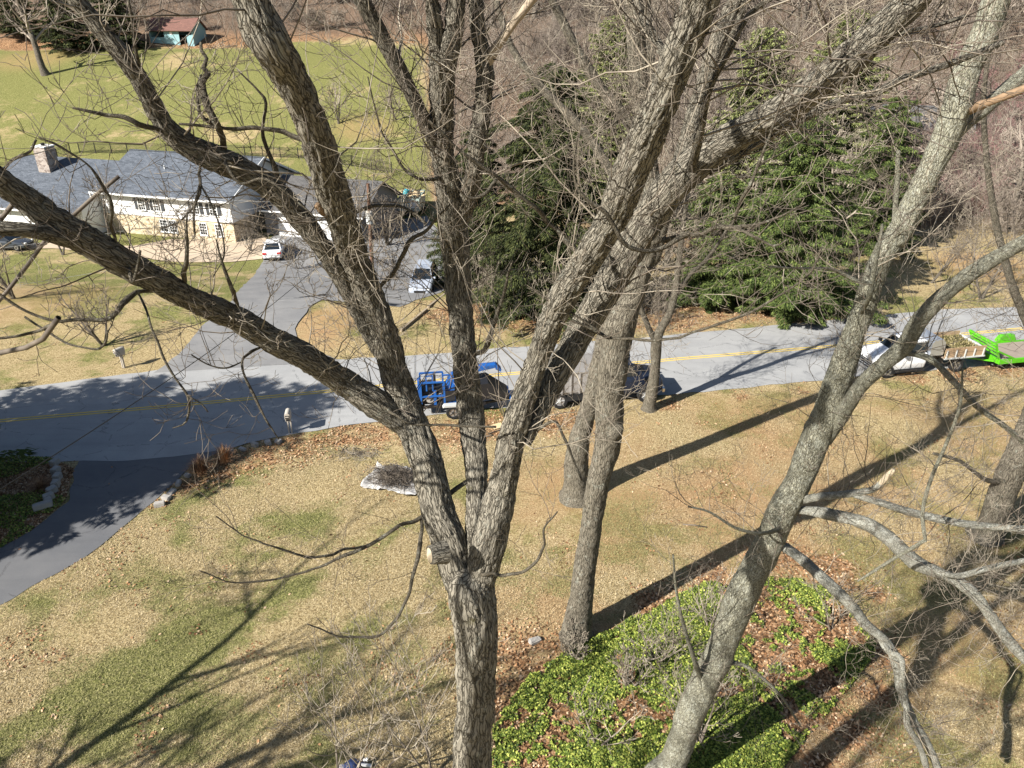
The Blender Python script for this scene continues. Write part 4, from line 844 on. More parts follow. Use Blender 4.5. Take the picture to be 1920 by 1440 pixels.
# bundle at the bottom edge
bo = G(664, 1442); bn = empty('gear_bag', bo, .3, 'dark blue and grey bundle lying on the lawn at the bottom edge', 'bag')
def blob(name, c, s, mat, par, sd):
    bm = bmesh.new(); bmesh.ops.create_icosphere(bm, subdivisions=4, radius=1); P = np.array([v.co[:] for v in bm.verts]); k = 1 + (noise3(P * 2.2 + sd, 3) - .5) * .55 + (noise3(P * 6 + sd, 4) - .5) * .12
    for v, q, kk in zip(bm.verts, P, k): v.co = (c[0] + q[0] * s[0] * kk, c[1] + q[1] * s[1] * kk, max(.0, c[2] + q[2] * s[2] * kk))
    me = bpy.data.meshes.new(name); bm.to_mesh(me); bm.free(); me.materials.append(M[mat]); me.polygons.foreach_set('use_smooth', np.ones(len(me.polygons), bool)); return link(name, me, par)
blob('body', (0, 0, .14), (.3, .2, .16), 'bluefab', bn, 1); blob('side_pouch', (-.34, -.02, .1), (.2, .16, .11), 'greyfab', bn, 5); MB().cyl((.2, -.1, .24), (.5, -.12, .1), .05, 10).cyl((.3, .05, .2), (.42, .02, .22), .06, 10).build('strap', M['white'], bn, .01)
# ------------------------------------------------------------------ near trees, traced and placed at their own distance
XM = PY(885, 1440, 7.9)[0]
main_limbs = [
 ('trunk', [('w', XM[0], 7.9, -.2, .62), ('w', XM[0], 7.9, .6, .46), ('w', XM[0], 7.9, 4, .38), (886, 1440, 78), (891, 1340, 78), (894, 1250, 84), (893, 1190, 90), (887, 1130, 96), (883, 1098, 96), (884, 1078, 74), (886, 1064, 34)],
  [7.9, 7.9, 7.9, 8.1], 84, .03, 0, {'lump': .09}),
 ('limb', [(874, 1150, 56), (862, 1092, 74), (850, 1040, 80), (838, 1000, 74), (820, 955, 66), (803, 880, 66), (780, 815, 66), (758, 747, 62), (735, 680, 58), (715, 613, 57), (690, 547, 56), (664, 480, 58), (640, 405, 66), (615, 333, 70), (596, 267, 66), (572, 200, 66), (538, 133, 72), (508, 85, 84), (488, 45, 84), (470, 0, 72), (450, -60, 66), (430, -130, 60)],
  [7.9, 8.6, 9.4, 9.2, 8.2, 7.4, 7.2], 64, .026, 24, {'t0': .3}),
 ('limb', [(775, 815, 40), (748, 792, 54), (705, 757, 62), (645, 716, 56), (570, 668, 54), (500, 632, 52), (433, 592, 52), (370, 566, 50), (322, 540, 52), (245, 500, 58), (165, 452, 62), (100, 412, 60), (40, 368, 54), (0, 340, 52), (-70, 290, 48), (-160, 220, 42)],
  [8.5, 8.9, 8.4, 7.6, 7.1, 6.7, 6.5], 48, .022, 20, {'L': (.4, 1.5)}),
 ('limb', [(150, 460, 30), (90, 438, 34), (40, 430, 30), (-20, 428, 28), (-110, 420, 24)], [7.0, 6.6, 6.4], 28, .014, 4, {'L': (.4, 1.2)}),
 ('limb', [(712, 665, 30), (690, 625, 32), (668, 578, 34), (643, 528, 36), (615, 480, 40), (587, 440, 44), (558, 405, 46), (530, 370, 48), (492, 340, 50), (450, 317, 52), (400, 296, 56), (362, 278, 50), (328, 255, 44), (302, 225, 38), (283, 190, 36), (262, 150, 36), (235, 110, 37), (195, 62, 35), (150, 8, 34), (105, -50, 30)],
  [9.5, 9.2, 8.8, 8.3, 7.9, 7.7], 44, .016, 26, {'L': (.4, 1.6)}),
 ('limb', [(888, 1060, 30), (888, 1010, 36), (892, 950, 42), (893, 880, 48), (887, 813, 54), (880, 747, 54), (873, 680, 53), (866, 613, 51), (859, 547, 53), (855, 480, 56), (848, 410, 60), (838, 335, 50), (828, 267, 47), (828, 200, 48), (828, 135, 48), (820, 75, 36), (812, 20, 32), (803, -50, 30)],
  [8.3, 9.6, 9.9, 9.4, 8.8], 48, .024, 26, {'t0': .3}),
 ('limb', [(830, 150, 36), (842, 100, 40), (852, 50, 40), (855, 0, 38), (862, -60, 34)], [9.1, 9.0, 8.9], 36, .02, 4),
 ('limb', [(860, 430, 40), (876, 375, 38), (889, 320, 36), (896, 262, 38), (905, 200, 38), (909, 150, 38), (905, 105, 34), (897, 60, 31), (892, 0, 30), (885, -50, 28)], [9.5, 9.4, 9.2], 36, .018, 8),
 ('limb', [(908, 135, 26), (920, 105, 23), (940, 75, 20), (965, 40, 19), (1000, -5, 18), (1030, -50, 16)], [9.3, 9.2, 9.0], 20, .008, 6, {'mat': 'deadwood'}),
 ('limb', [(835, 310, 22), (812, 262, 26), (785, 205, 30), (758, 148, 31), (730, 95, 33), (703, 45, 34), (678, 0, 35), (650, -50, 34)], [9.4, 9.1, 8.8], 36, .012, 16, {'mat': 'barkgrey'}),
 ('limb', [(890, 1150, 56), (899, 1090, 72), (912, 1030, 74), (930, 965, 68), (944, 900, 60), (960, 820, 56), (981, 747, 50), (1003, 685, 48), (1028, 617, 52), (1060, 550, 56), (1110, 470, 60), (1152, 400, 66), (1178, 333, 72), (1207, 267, 72), (1238, 200, 66), (1262, 133, 64), (1288, 67, 68), (1313, 0, 72), (1340, -70, 68)],
  [7.8, 8.3, 8.4, 7.9, 7.2, 6.9], 64, .026, 26, {'t0': .25}),
 ('limb', [(985, 830, 30), (1012, 775, 34), (1043, 705, 42), (1090, 620, 50), (1132, 550, 54), (1172, 480, 57), (1215, 410, 60), (1260, 350, 62), (1312, 300, 60), (1370, 260, 56), (1430, 228, 53), (1500, 185, 52), (1558, 140, 54), (1610, 95, 56), (1662, 48, 56), (1712, 0, 52), (1765, -60, 48)],
  [8.3, 8.9, 8.8, 8.4, 7.9, 7.6], 60, .016, 22, {'t0': .3, 'rs': 1.06}),
 ('limb', [(1250, 370, 40), (1272, 320, 42), (1290, 260, 38), (1306, 200, 36), (1325, 140, 33), (1345, 80, 32), (1372, 15, 30), (1400, -50, 28)], [8.8, 8.9, 9.0], 32, .015, 12),
 ('limb', [(1330, 322, 22), (1385, 290, 21), (1440, 257, 20), (1513, 217, 20), (1580, 187, 19), (1647, 172, 17), (1687, 150, 16), (1747, 131, 15), (1800, 112, 14), (1880, 80, 12)], [8.6, 8.9, 9.1], 20, .006, 18, {'L': (.4, 1.4)}),
 ('limb', [(1590, 120, 16), (1640, 80, 11), (1690, 62, 10), (1747, 50, 9), (1810, 30, 8)], [8.1, 8.3], 16, .004, 8),
 ('limb', [(1262, 118, 18), (1240, 95, 20), (1222, 62, 20), (1200, 30, 18), (1190, -10, 16)], [7.4, 7.6], 18, .006, 5),
 ('limb', [(1290, 340, 20), (1312, 255, 18), (1330, 170, 13), (1372, 90, 12), (1402, 30, 11), (1450, -5, 9), (1500, -25, 8)], [8.2, 7.4, 7.2], 14, .004, 12, {'mat': 'barkgrey'}),
]
side = [  # smaller traced side branches: (pts, Ys)
 ([(895, 893, 14), (860, 915, 12), (800, 965, 11), (745, 992, 10), (690, 1022, 9), (640, 1045, 7), (580, 1070, 6), (500, 1088, 5), (440, 1092, 4), (372, 1070, 3)], [9.4, 8.2, 7.8, 7.3]),
 ([(690, 1022, 7), (650, 1030, 6), (590, 1045, 6), (530, 1030, 5), (460, 1005, 4), (405, 968, 3)], [7.9, 7.4, 7.2]),
 ([(790, 970, 10), (786, 1030, 10), (775, 1080, 9), (755, 1140, 8), (710, 1190, 7), (640, 1192, 5), (575, 1170, 3)], [8.2, 7.6, 7.2]),
 ([(878, 672, 14), (905, 655, 13), (923, 625, 10), (935, 580, 8), (948, 540, 7), (960, 490, 5)], [9.6, 9.3]),
 ([(856, 335, 9), (800, 338, 8), (773, 330, 7), (748, 300, 6), (717, 247, 5), (703, 200, 4), (690, 143, 3)], [9.2, 8.9]),
 ([(708, 548, 12), (730, 520, 10), (755, 480, 10), (770, 455, 10), (800, 430, 8), (850, 378, 5)], [9.3, 9.1, 8.8]),
 ([(667, 400, 9), (700, 386, 8), (735, 384, 7), (775, 398, 5), (800, 420, 3)], [8.8, 8.6]),
 ([(1100, 500, 13), (1075, 470, 12), (1050, 440, 11), (1017, 402, 11), (973, 367, 10), (935, 335, 10), (903, 313, 9), (857, 277, 7), (827, 247, 6), (803, 225, 4)], [8.4, 7.8, 7.4]),
 ([(935, 335, 8), (910, 365, 8), (880, 372, 7), (858, 350, 5), (848, 320, 3)], [7.6, 7.4]),
 ([(1290, 440, 12), (1235, 468, 10), (1207, 473, 10), (1180, 460, 10), (1158, 430, 10), (1133, 395, 9), (1105, 377, 8), (1082, 350, 6), (1075, 300, 4), (1085, 250, 3)], [7.0, 6.6, 6.5]),
 ([(1215, 455, 13), (1290, 440, 12), (1350, 425, 11), (1378, 425, 9), (1440, 415, 6), (1510, 380, 4)], [8.3, 7.4, 7.0]),
 ([(1372, 425, 9), (1395, 370, 8), (1420, 310, 7), (1445, 250, 6), (1466, 190, 4), (1487, 122, 4)], [7.2, 7.0]),
 ([(1420, 310, 6), (1460, 290, 5), (1510, 260, 4), (1540, 225, 4), (1584, 188, 3)], [7.1, 7.0]),
 ([(1378, 425, 8), (1410, 440, 7), (1450, 462, 5), (1475, 447, 3)], [7.0, 6.9]),
 ([(1073, 612, 11), (1120, 623, 9), (1150, 636, 8), (1207, 637, 7), (1273, 632, 6), (1340, 610, 6), (1400, 588, 6), (1480, 542, 5), (1520, 512, 5), (1540, 462, 4)], [8.3, 7.6, 7.2]),
 ([(1003, 545, 5), (1120, 618, 6), (1070, 600, 8)], [8.2, 8.2]),
 ([(600, 268, 12), (560, 258, 11), (520, 246, 10), (470, 240, 9), (430, 239, 8), (385, 237, 8), (335, 234, 7)], [8.4, 8.0]),
 ([(318, 252, 14), (290, 242, 12), (262, 234, 11), (235, 221, 10), (205, 218, 8), (175, 211, 7), (136, 202, 6)], [7.9, 7.6]),
 ([(422, 292, 18), (414, 262, 15), (408, 232, 14), (392, 208, 20), (383, 180, 18), (381, 152, 15), (393, 138, 13), (382, 128, 11), (386, 108, 10), (377, 95, 8), (376, 80, 7)], [7.9, 8.3]),
 ([(402, 235, 10), (375, 215, 8), (370, 170, 8), (378, 140, 6)], [8.0, 8.2]),
 ([(525, 345, 13), (512, 312, 12), (495, 272, 10), (490, 240, 8), (500, 195, 8), (485, 172, 5), (445, 130, 3)], [8.8, 8.6]),
 ([(268, 140, 10), (256, 98, 9), (249, 52, 8), (240, 0, 7)], [7.9, 7.8]),
 ([(470, 325, 8), (420, 300, 7), (450, 345, 6), (500, 335, 6), (560, 380, 5), (590, 410, 4)], [7.9, 7.8]),
 ([(378, 300, 8), (374, 318, 8), (377, 345, 7), (372, 372, 5), (340, 412, 4), (300, 430, 3)], [7.9, 7.6]),
 ([(376, 345, 6), (398, 390, 5), (412, 430, 5), (420, 478, 4), (400, 520, 3)], [7.7, 7.5]),
 ([(376, 345, 6), (362, 400, 5), (366, 440, 4)], [7.7, 7.5]),
 ([(295, 545, 11), (250, 546, 11), (233, 562, 13), (222, 582, 12), (195, 598, 11), (140, 601, 9), (100, 600, 8), (55, 588, 7), (0, 552, 6), (-40, 520, 5)], [7.2, 6.9, 6.8]),
 ([(105, 600, 8), (80, 618, 7), (40, 630, 7), (0, 633, 6), (-40, 640, 5)], [7.1, 6.9]),
 ([(48, 594, 6), (85, 618, 5), (125, 643, 5), (160, 650, 5), (188, 654, 6), (200, 640, 5), (202, 620, 4)], [7.1, 6.9]),
 ([(258, 548, 6), (275, 585, 6), (290, 630, 6), (303, 665, 6), (327, 707, 6), (352, 745, 6), (350, 790, 5), (324, 803, 3)], [7.1, 6.9]),
 ([(335, 718, 5), (352, 742, 4), (375, 755, 4), (390, 772, 3)], [6.9, 6.9]),
 ([(495, 650, 8), (470, 658, 7), (456, 678, 6), (462, 710, 6), (480, 748, 6), (497, 785, 5), (512, 808, 4), (523, 824, 3)], [7.8, 7.6]),
 ([(457, 678, 5), (430, 690, 5), (395, 685, 4), (360, 665, 3)], [7.7, 7.5]),
 ([(445, 578, 11), (435, 540, 10), (424, 510, 8), (412, 480, 5), (405, 450, 3)], [7.6, 7.5]),
 ([(345, 530, 12), (345, 500, 11), (347, 478, 9), (350, 440, 6), (352, 400, 4)], [7.3, 7.2]),
 ([(215, 460, 12), (211, 420, 8), (209, 380, 8), (195, 350, 7), (178, 325, 6), (160, 305, 5), (115, 275, 5), (73, 258, 3)], [7.1, 6.8]),
 ([(5, 320, 8), (25, 300, 7), (55, 285, 6), (68, 262, 4)], [6.7, 6.6]),
 ([(880, 1075, 10), (925, 1075, 8), (960, 1078, 8), (1000, 1060, 7), (1020, 1030, 6), (1022, 990, 5), (1045, 960, 4)], [7.4, 7.2]),
 ([(690, 740, 7), (760, 790, 6), (800, 795, 6), (870, 798, 6), (930, 800, 5)], [8.2, 8.0, 8.0]),
 ([(1000, 810, 10), (1040, 790, 8), (1058, 820, 7), (1075, 860, 5), (1090, 900, 4)], [8.3, 8.0]),
 ([(240, 490, 8), (250, 530, 8), (262, 470, 6)], [7, 7]),
]
root, paths = hero('walnut_tree', 'large foreground tree with furrowed bark, its trunk splitting into limbs across the whole picture', (XM[0], 7.9), main_limbs, M['bark'], seed=4, ntw=2.1, rs=.9)
rng = np.random.RandomState(21); TS = Tubes(); TT = Tubes(); off = np.array([XM[0], 7.9, 0.])
for pts, Ys in side:
    pa = snap(trace([(a, b, c * .82) for a, b, c in pts], Ys, .045), paths, .3); paths.append(pa.copy()); pa[:, :3] -= off
    ww = np.stack([noise3(pa[:, :3] * 5 + k * 17, k) - .5 for k in range(3)], -1); pa[:, :3] += ww * np.minimum(.07, pa[:, 3:4] * 2.2)
    TS.add(pa[:, :3], pa[:, 3], 9, .003, .18, rng.uniform(0, 40))
    limb_twigs(TT, pa, rng, max(5, int(len(pa) * .16)), (.15, 1.1), .0055, .12, 1, 1, (4,), .3)
TS.build('branches', M['branch'], root)['label'] = 'thin dark side branches curving out from the limbs'
TT.build('twigs', M['twig'], root)
# torn stub and pruning scars
b = Tubes(); pa = trace([(640, 392, 24), (620, 395, 26), (603, 390, 22), (594, 384, 10)], [8.9, 8.5], .02); pa[:, :3] -= off
b.add(pa[:, :3], pa[:, 3], 18, .02, .25); b.build('broken_stub', M['rawwood'], root)
def scar(px, py, wpx, Y, tgt, mat='cutwood', par=None, o=off, ln=.1):
    q, t = PY(px, py, Y); r = wpx / 2 * t / FPX; d = np.array(tgt, float); d /= np.linalg.norm(d); b = Tubes()
    P = np.array([q - o - d * ln * 2.2, q - o - d * ln * .6, q - o]); b.add(P, np.array([r * 1.35, r * 1.1, r]), 18, 0, .12)
    b.build('pruning_knot', M['bark'], par); b = Tubes()
    b.add(np.array([q - o, q - o + d * .012]), np.array([r * .86, r * .8]), 18, 0, .1); b.build('cut_face', M[mat], par)
scar(806, 1041, 34, 7.62, (-.85, -.45, .12), par=root)

# leaning tree on the right
B0 = G(1228, 1478)
lean = [
 ('trunk', [('w', B0[0], B0[1], -.15, .58), ('w', B0[0] + .03, B0[1], .5, .42), (1262, 1425, 54), (1286, 1360, 55), (1316, 1290, 58), (1348, 1225, 60), (1374, 1160, 62), (1402, 1093, 62), (1438, 1027, 58), (1466, 960, 60), (1492, 913, 58), (1520, 847, 58), (1547, 780, 56), (1572, 713, 54), (1594, 647, 50), (1618, 580, 46), (1632, 540, 46), (1656, 480, 46), (1684, 440, 48), (1703, 400, 46), (1737, 333, 48), (1768, 270, 56), (1793, 205, 56), (1813, 133, 52), (1845, 67, 52), (1868, 0, 50), (1895, -70, 46)],
  [14.1, 13.9, 13.6, 13.4, 13.3], 52, .016, 34, {'lump': .12, 'L': (.6, 2.4)}),
 ('limb', [(1765, 290, 30), (1795, 245, 30), (1840, 208, 30), (1885, 170, 30), (1935, 125, 28), (1990, 70, 26)], [13.4, 13.8], 30, .01, 8),
 ('broken_limb', [(1812, 214, 13), (1838, 198, 18), (1870, 186, 17), (1905, 172, 17), (1960, 150, 16)], [12.8, 12.2], 18, .012, 0, {'mat': 'rawwood', 'lump': .2}),
 ('limb', [(1550, 830, 24), (1578, 780, 30), (1610, 728, 30), (1650, 688, 32), (1694, 650, 34), (1728, 596, 34), (1775, 548, 32), (1840, 500, 31), (1925, 450, 28), (2010, 395, 25)], [13.4, 12.9, 12.6, 12.4], 36, .011, 22, {'L': (.6, 2.2)}),
 ('limb', [(1690, 660, 16), (1742, 672, 14), (1785, 712, 13), (1830, 760, 12), (1885, 800, 11), (1925, 835, 9)], [12.7, 12.2], 16, .005, 14, {'L': (.5, 2.0)}),
 ('limb', [(1455, 1020, 22), (1475, 1028, 26), (1512, 1056, 24), (1560, 1100, 23), (1602, 1142, 22), (1622, 1170, 21), (1658, 1200, 21), (1680, 1240, 21), (1692, 1300, 19), (1712, 1350, 17), (1742, 1400, 16), (1765, 1460, 14)], [13.2, 12.2, 11.4], 24, .009, 34, {'lump': .16, 'L': (.5, 1.8), 'mat': 'lichenbark'}),
 ('limb', [(1640, 1180, 14), (1665, 1220, 13), (1690, 1235, 13), (1693, 1280, 12), (1700, 1330, 12), (1702, 1360, 14), (1725, 1400, 13), (1740, 1450, 12)], [11.9, 11.3], 18, .007, 10, {'lump': .16, 'mat': 'lichenbark'}),
 ('limb', [(1478, 960, 20), (1508, 957, 22), (1560, 965, 25), (1620, 980, 27), (1665, 1008, 29), (1712, 1052, 32), (1750, 1070, 26), (1790, 1087, 24), (1830, 1118, 22), (1862, 1162, 22), (1900, 1212, 22), (1950, 1262, 20)], [13.3, 12.4, 11.6], 28, .01, 40, {'lump': .16, 'L': (.5, 1.9), 'mat': 'lichenbark'}),
 ('limb', [(1495, 940, 18), (1535, 932, 18), (1590, 926, 17), (1635, 918, 15), (1657, 902, 13)], [13.3, 12.9], 16, .006, 8, {'lump': .16, 'mat': 'lichenbark'}),
 ('broken_limb', [(1650, 908, 12), (1662, 895, 13), (1676, 880, 9)], [12.9, 12.8], 16, .004, 0, {'mat': 'cutwood'}),
 ('limb', [(1600, 928, 14), (1650, 942, 15), (1700, 958, 16), (1770, 975, 17), (1840, 986, 16), (1925, 992, 15), (2000, 990, 13)], [13.0, 12.2], 18, .007, 24, {'lump': .14, 'mat': 'lichenbark'}),
 ('limb', [(1730, 1060, 12), (1790, 1080, 13), (1850, 1066, 13), (1925, 1050, 12)], [12.1, 12.2], 16, .005, 12, {'mat': 'lichenbark'}),
 ('broken_limb', [(1608, 1090, 4), (1640, 1070, 7), (1680, 1045, 8), (1715, 1025, 9), (1735, 1012, 8)], [11.9, 11.5], 12, .003, 0, {'rs': .8}),
 ('limb', [(1735, 1015, 9), (1730, 960, 8), (1745, 900, 8), (1775, 830, 7), (1800, 760, 6), (1805, 690, 4)], [11.8, 11.6], 12, .003, 14, {'mat': 'barklight', 'L': (.5, 1.6)}),
 ('limb', [(1672, 470, 12), (1678, 400, 11), (1682, 340, 11), (1684, 282, 9)], [13.5, 13.6], 14, .006, 2),
 ('limb', [(1605, 600, 10), (1628, 560, 11), (1640, 500, 9), (1650, 450, 7), (1654, 420, 5)], [12.9, 12.8], 14, .006, 3, {}),
 ('limb', [(1635, 530, 14), (1610, 528, 9), (1560, 505, 7), (1500, 503, 5), (1440, 500, 4)], [13.0, 12.4], 12, .003, 10),
 ('limb', [(1480, 985, 14), (1430, 1000, 8), (1380, 990, 6), (1330, 960, 5), (1290, 950, 3)], [12.9, 12.2], 10, .002, 10),
 ('limb', [(1350, 1240, 14), (1400, 1250, 8), (1460, 1300, 6), (1500, 1360, 5)], [13.7, 13.4], 10, .002, 8),
 ('limb', [(1320, 1290, 14), (1290, 1200, 8), (1270, 1120, 6), (1262, 1040, 4)], [13.6, 13.0], 10, .002, 14),
]
hero('leaning_tree', 'tall right-hand tree with pale speckled bark, leaning right, low limbs arching over the lawn', (B0[0], B0[1]), lean, M['barklight'], 'twig', seed=8, ntw=1.8, rs=.9)

# two trunks of the middle pair, the small roadside tree, the tree at the right edge
B1 = G(1081, 1192)
Yb = B1[1]
hero('lawn_tree', 'straight grey bare tree where the ivy bed meets the lawn, trunk bulging at a knot', (B1[0], B1[1]),
 [('trunk', [('w', B1[0], Yb, -.15, .66), ('w', B1[0] + .02, Yb, .35, .5), (1088, 1127, 45), (1100, 1040, 42), (1112, 960, 41), (1120, 905, 43), (1135, 850, 48), (1143, 800, 52), (1143, 747, 52), (1149, 680, 55), (1162, 613, 58), (1186, 547, 48), (1206, 490, 42), (1220, 430, 38), (1222, 360, 36), (1212, 270, 35), (1203, 200, 35), (1195, 110, 35), (1190, 30, 34), (1186, -30, 33)], [Yb, Yb, Yb + .5, Yb + .8], 44, .022, 30, {'lump': .1, 'L': (.9, 2.6), 't0': .35}),
  ('limb', [(1200, 520, 26), (1225, 480, 30), (1240, 420, 28), (1262, 340, 26), (1290, 250, 24), (1330, 150, 22), (1380, 40, 20), (1420, -40, 18)], [Yb + .2, Yb + 1.5], 24, .012, 22, {'L': (.9, 2.8)}),
  ('limb', [(1215, 300, 22), (1180, 230, 22), (1130, 170, 20), (1080, 90, 18), (1040, 10, 16), (1010, -40, 14)], [Yb + .5, Yb + 1], 20, .01, 22, {'L': (.9, 2.8)}),
  ('knot', [(1148, 815, 30), (1158, 806, 26), (1166, 800, 12)], [Yb - .3, Yb - .4], 16, .02, 0, {'lump': .2}),
 ], M['barkgrey'], seed=12, ntw=1.9, rmin=.005)
B2 = G(1083, 932); Yb = B2[1]
hero('lawn_tree', 'bare tree with a flared base just behind the knotted trunk on the brown lawn', (B2[0], B2[1]),
 [('trunk', [('w', B2[0], Yb, -.15, .98), ('w', B2[0], Yb, .5, .66), (1081, 870, 44), (1090, 810, 36), (1105, 760, 33), (1120, 700, 32), (1134, 640, 32), (1152, 560, 32), (1172, 500, 32), (1188, 430, 32), (1203, 340, 32), (1210, 250, 29), (1216, 150, 27), (1212, 60, 25), (1208, -20, 23)], [Yb, Yb + .4], 36, .025, 30, {'lump': .1, 'L': (.9, 3.2), 't0': .35}),
  ('limb', [(1190, 420, 20), (1150, 330, 18), (1090, 240, 16), (1020, 170, 15), (960, 90, 13), (930, 0, 12)], [Yb + .4, Yb + 2], 16, .01, 26, {'L': (.9, 3.2)}),
 ], M['barkgrey'], seed=13, ntw=1.5, rmin=.006)
B3 = G(1217, 767); Yb = B3[1]
hero('roadside_tree', 'slim grey bare tree at the near road edge in front of the dark truck cab', (B3[0], B3[1]),
 [('trunk', [('w', B3[0], Yb, -.1, .52), ('w', B3[0], Yb, .3, .34), (1224, 725, 21), (1229, 680, 19), (1231, 640, 20), (1240, 615, 16), (1255, 588, 14), (1266, 550, 13), (1272, 500, 12), (1279, 440, 10), (1288, 370, 8), (1292, 310, 6)], [Yb, Yb], 22, .012, 40, {'L': (.8, 3.0), 't0': .3}),
  ('limb', [(1231, 645, 13), (1215, 612, 11), (1196, 560, 9), (1180, 500, 8), (1165, 430, 6)], [Yb, Yb - .5], 12, .005, 26, {'L': (.8, 2.6)}),
  ('limb', [(1262, 560, 9), (1290, 520, 8), (1330, 480, 7), (1370, 420, 5)], [Yb, Yb + .8], 10, .003, 18, {'L': (.8, 2.4)}),
 ], M['barkgrey'], seed=14, ntw=1.8, rmin=.006)
B4 = G(1848, 1005); Yb = B4[1]
hero('lawn_tree', 'thick bare trunk leaning out of the right edge of the picture above the brown lawn', (B4[0], B4[1]),
 [('trunk', [('w', B4[0], Yb, -.15, .8), ('w', B4[0] + .1, Yb, .4, .55), (1876, 935, 48), (1898, 880, 46), (1925, 815, 44), (1960, 720, 42), (2000, 600, 40), (2030, 450, 36), (2050, 300, 32)], [Yb, Yb - 1], 36, .02, 26, {'L': (1, 3), 't0': .3}),
  ('limb', [(1960, 740, 20), (1940, 640, 18), (1900, 540, 15), (1870, 430, 13), (1850, 300, 11), (1845, 180, 9), (1860, 60, 7)], [Yb - .5, Yb - 1], 14, .008, 50, {'L': (.9, 3.2)}),
  ('limb', [(1890, 900, 16), (1850, 900, 9), (1800, 865, 7), (1750, 850, 5)], [Yb - .2, Yb - 1.2], 10, .003, 14),
 ], M['barkgrey'], seed=15, ntw=1.6, rmin=.005)
def off_tree(px_world, h, seed, label):
    x, y = px_world; rt = empty('bare_tree', (x, y, tz(x, y)), label=label, cat='tree'); rg = np.random.RandomState(seed)
    B = Tubes(); B.add(np.array([[0, 0, -.1], [.1, 0, h * .25], [.2, .2, h * .45]]), np.array([.4, .3, .26]), 12, 0, .1); B.build('trunk', M['barkgrey'], rt)
    B = Tubes()
    for k in range(5):
        a = k * 1.25 + rg.uniform(0, .5); grow(B, np.array([.15, .1, h * (.22 + .035 * k)]), np.array([math.cos(a) * .8, math.sin(a) * .8, 1.1]), h * .62, .2, 2, rg, .1, .14, 7, [10, 7], .022, .8, .5)
    B.build('crown', M['twig'], rt)
off_tree((-13.0, -4.5), 29, 5, 'very tall bare tree behind the viewer, known by its branch shadows on the near limbs')
off_tree((-22.5, 5.0), 20, 3, 'tall bare tree beside the lower left lawn, seen mostly by its branching shadow')
# ------------------------------------------------------------------ farther bare trees and shrubs
def bare_meshes(nm, h, seed, tmat, cmat, trunk=.35, n1=9, kids=(7, 6, 4), lvl=3, spread=.8, r0=None, stems=1, lean=0, rmin=.012, low=.25, trop=.12, len1=.5):
    rg = np.random.RandomState(seed); r0 = r0 or h * .02; A = Tubes(); B = Tubes()
    for s in range(stems):
        az = rg.uniform(0, 6.28); ln = lean if stems == 1 else .35 + rg.uniform(0, .25)
        P = [np.array([0, 0, -.15])]; d = np.array([math.cos(az) * ln, math.sin(az) * ln, 1.]); d /= np.linalg.norm(d); n = 12
        hs = h * (1 if stems == 1 else rg.uniform(.75, 1))
        for i in range(n):
            d = d + rg.normal(size=3) * .07 + np.array([0, 0, .05]); d /= np.linalg.norm(d); P.append(P[-1] + d * hs * .9 / n)
        P = np.array(P); rr = r0 * (1 - .85 * np.linspace(0, 1, n + 1)) * (1 if stems == 1 else .6); rr[0] *= 1.4
        cut = int(n * trunk) + 1
        A.add(P[:cut + 1], rr[:cut + 1], 9, 0, .08); B.add(P[cut:], np.maximum(rr[cut:], rmin), 6)
        for k in range(n1):
            t = low + (1 - low) * (k + rg.uniform(0, 1)) / n1; i = min(int(t * n), n - 1); a = az + k * 2.4 + rg.uniform(-.4, .4)
            dd = np.array([math.cos(a), math.sin(a), .55 + .6 * t])
            grow(B, P[i], dd, hs * len1 * (1.15 - t * .75) * rg.uniform(.8, 1.15), max(rr[i] * .62, rmin), lvl - 1, rg, trop, .14, 4, list(kids), rmin, spread, .52)
    return (A, B, tmat, cmat)
KEEP = []
def put(defn, name, loc, rz, sc, label, cat, group=None, cache={}):
    KEEP.append(defn); k = id(defn)
    if k not in cache:
        A, B, tm, cm = defn; a = A.build('trunk', M[tm]); b = B.build('crown', M[cm]); cache[k] = (a.data, b.data)
        bpy.data.objects.remove(a); bpy.data.objects.remove(b)
    rt = empty(name, loc, rz, label, cat, group); rt.scale = (sc, sc, sc)
    link('trunk', cache[k][0], rt); link('crown', cache[k][1], rt); return rt
def at(px, py): return G(px, py)
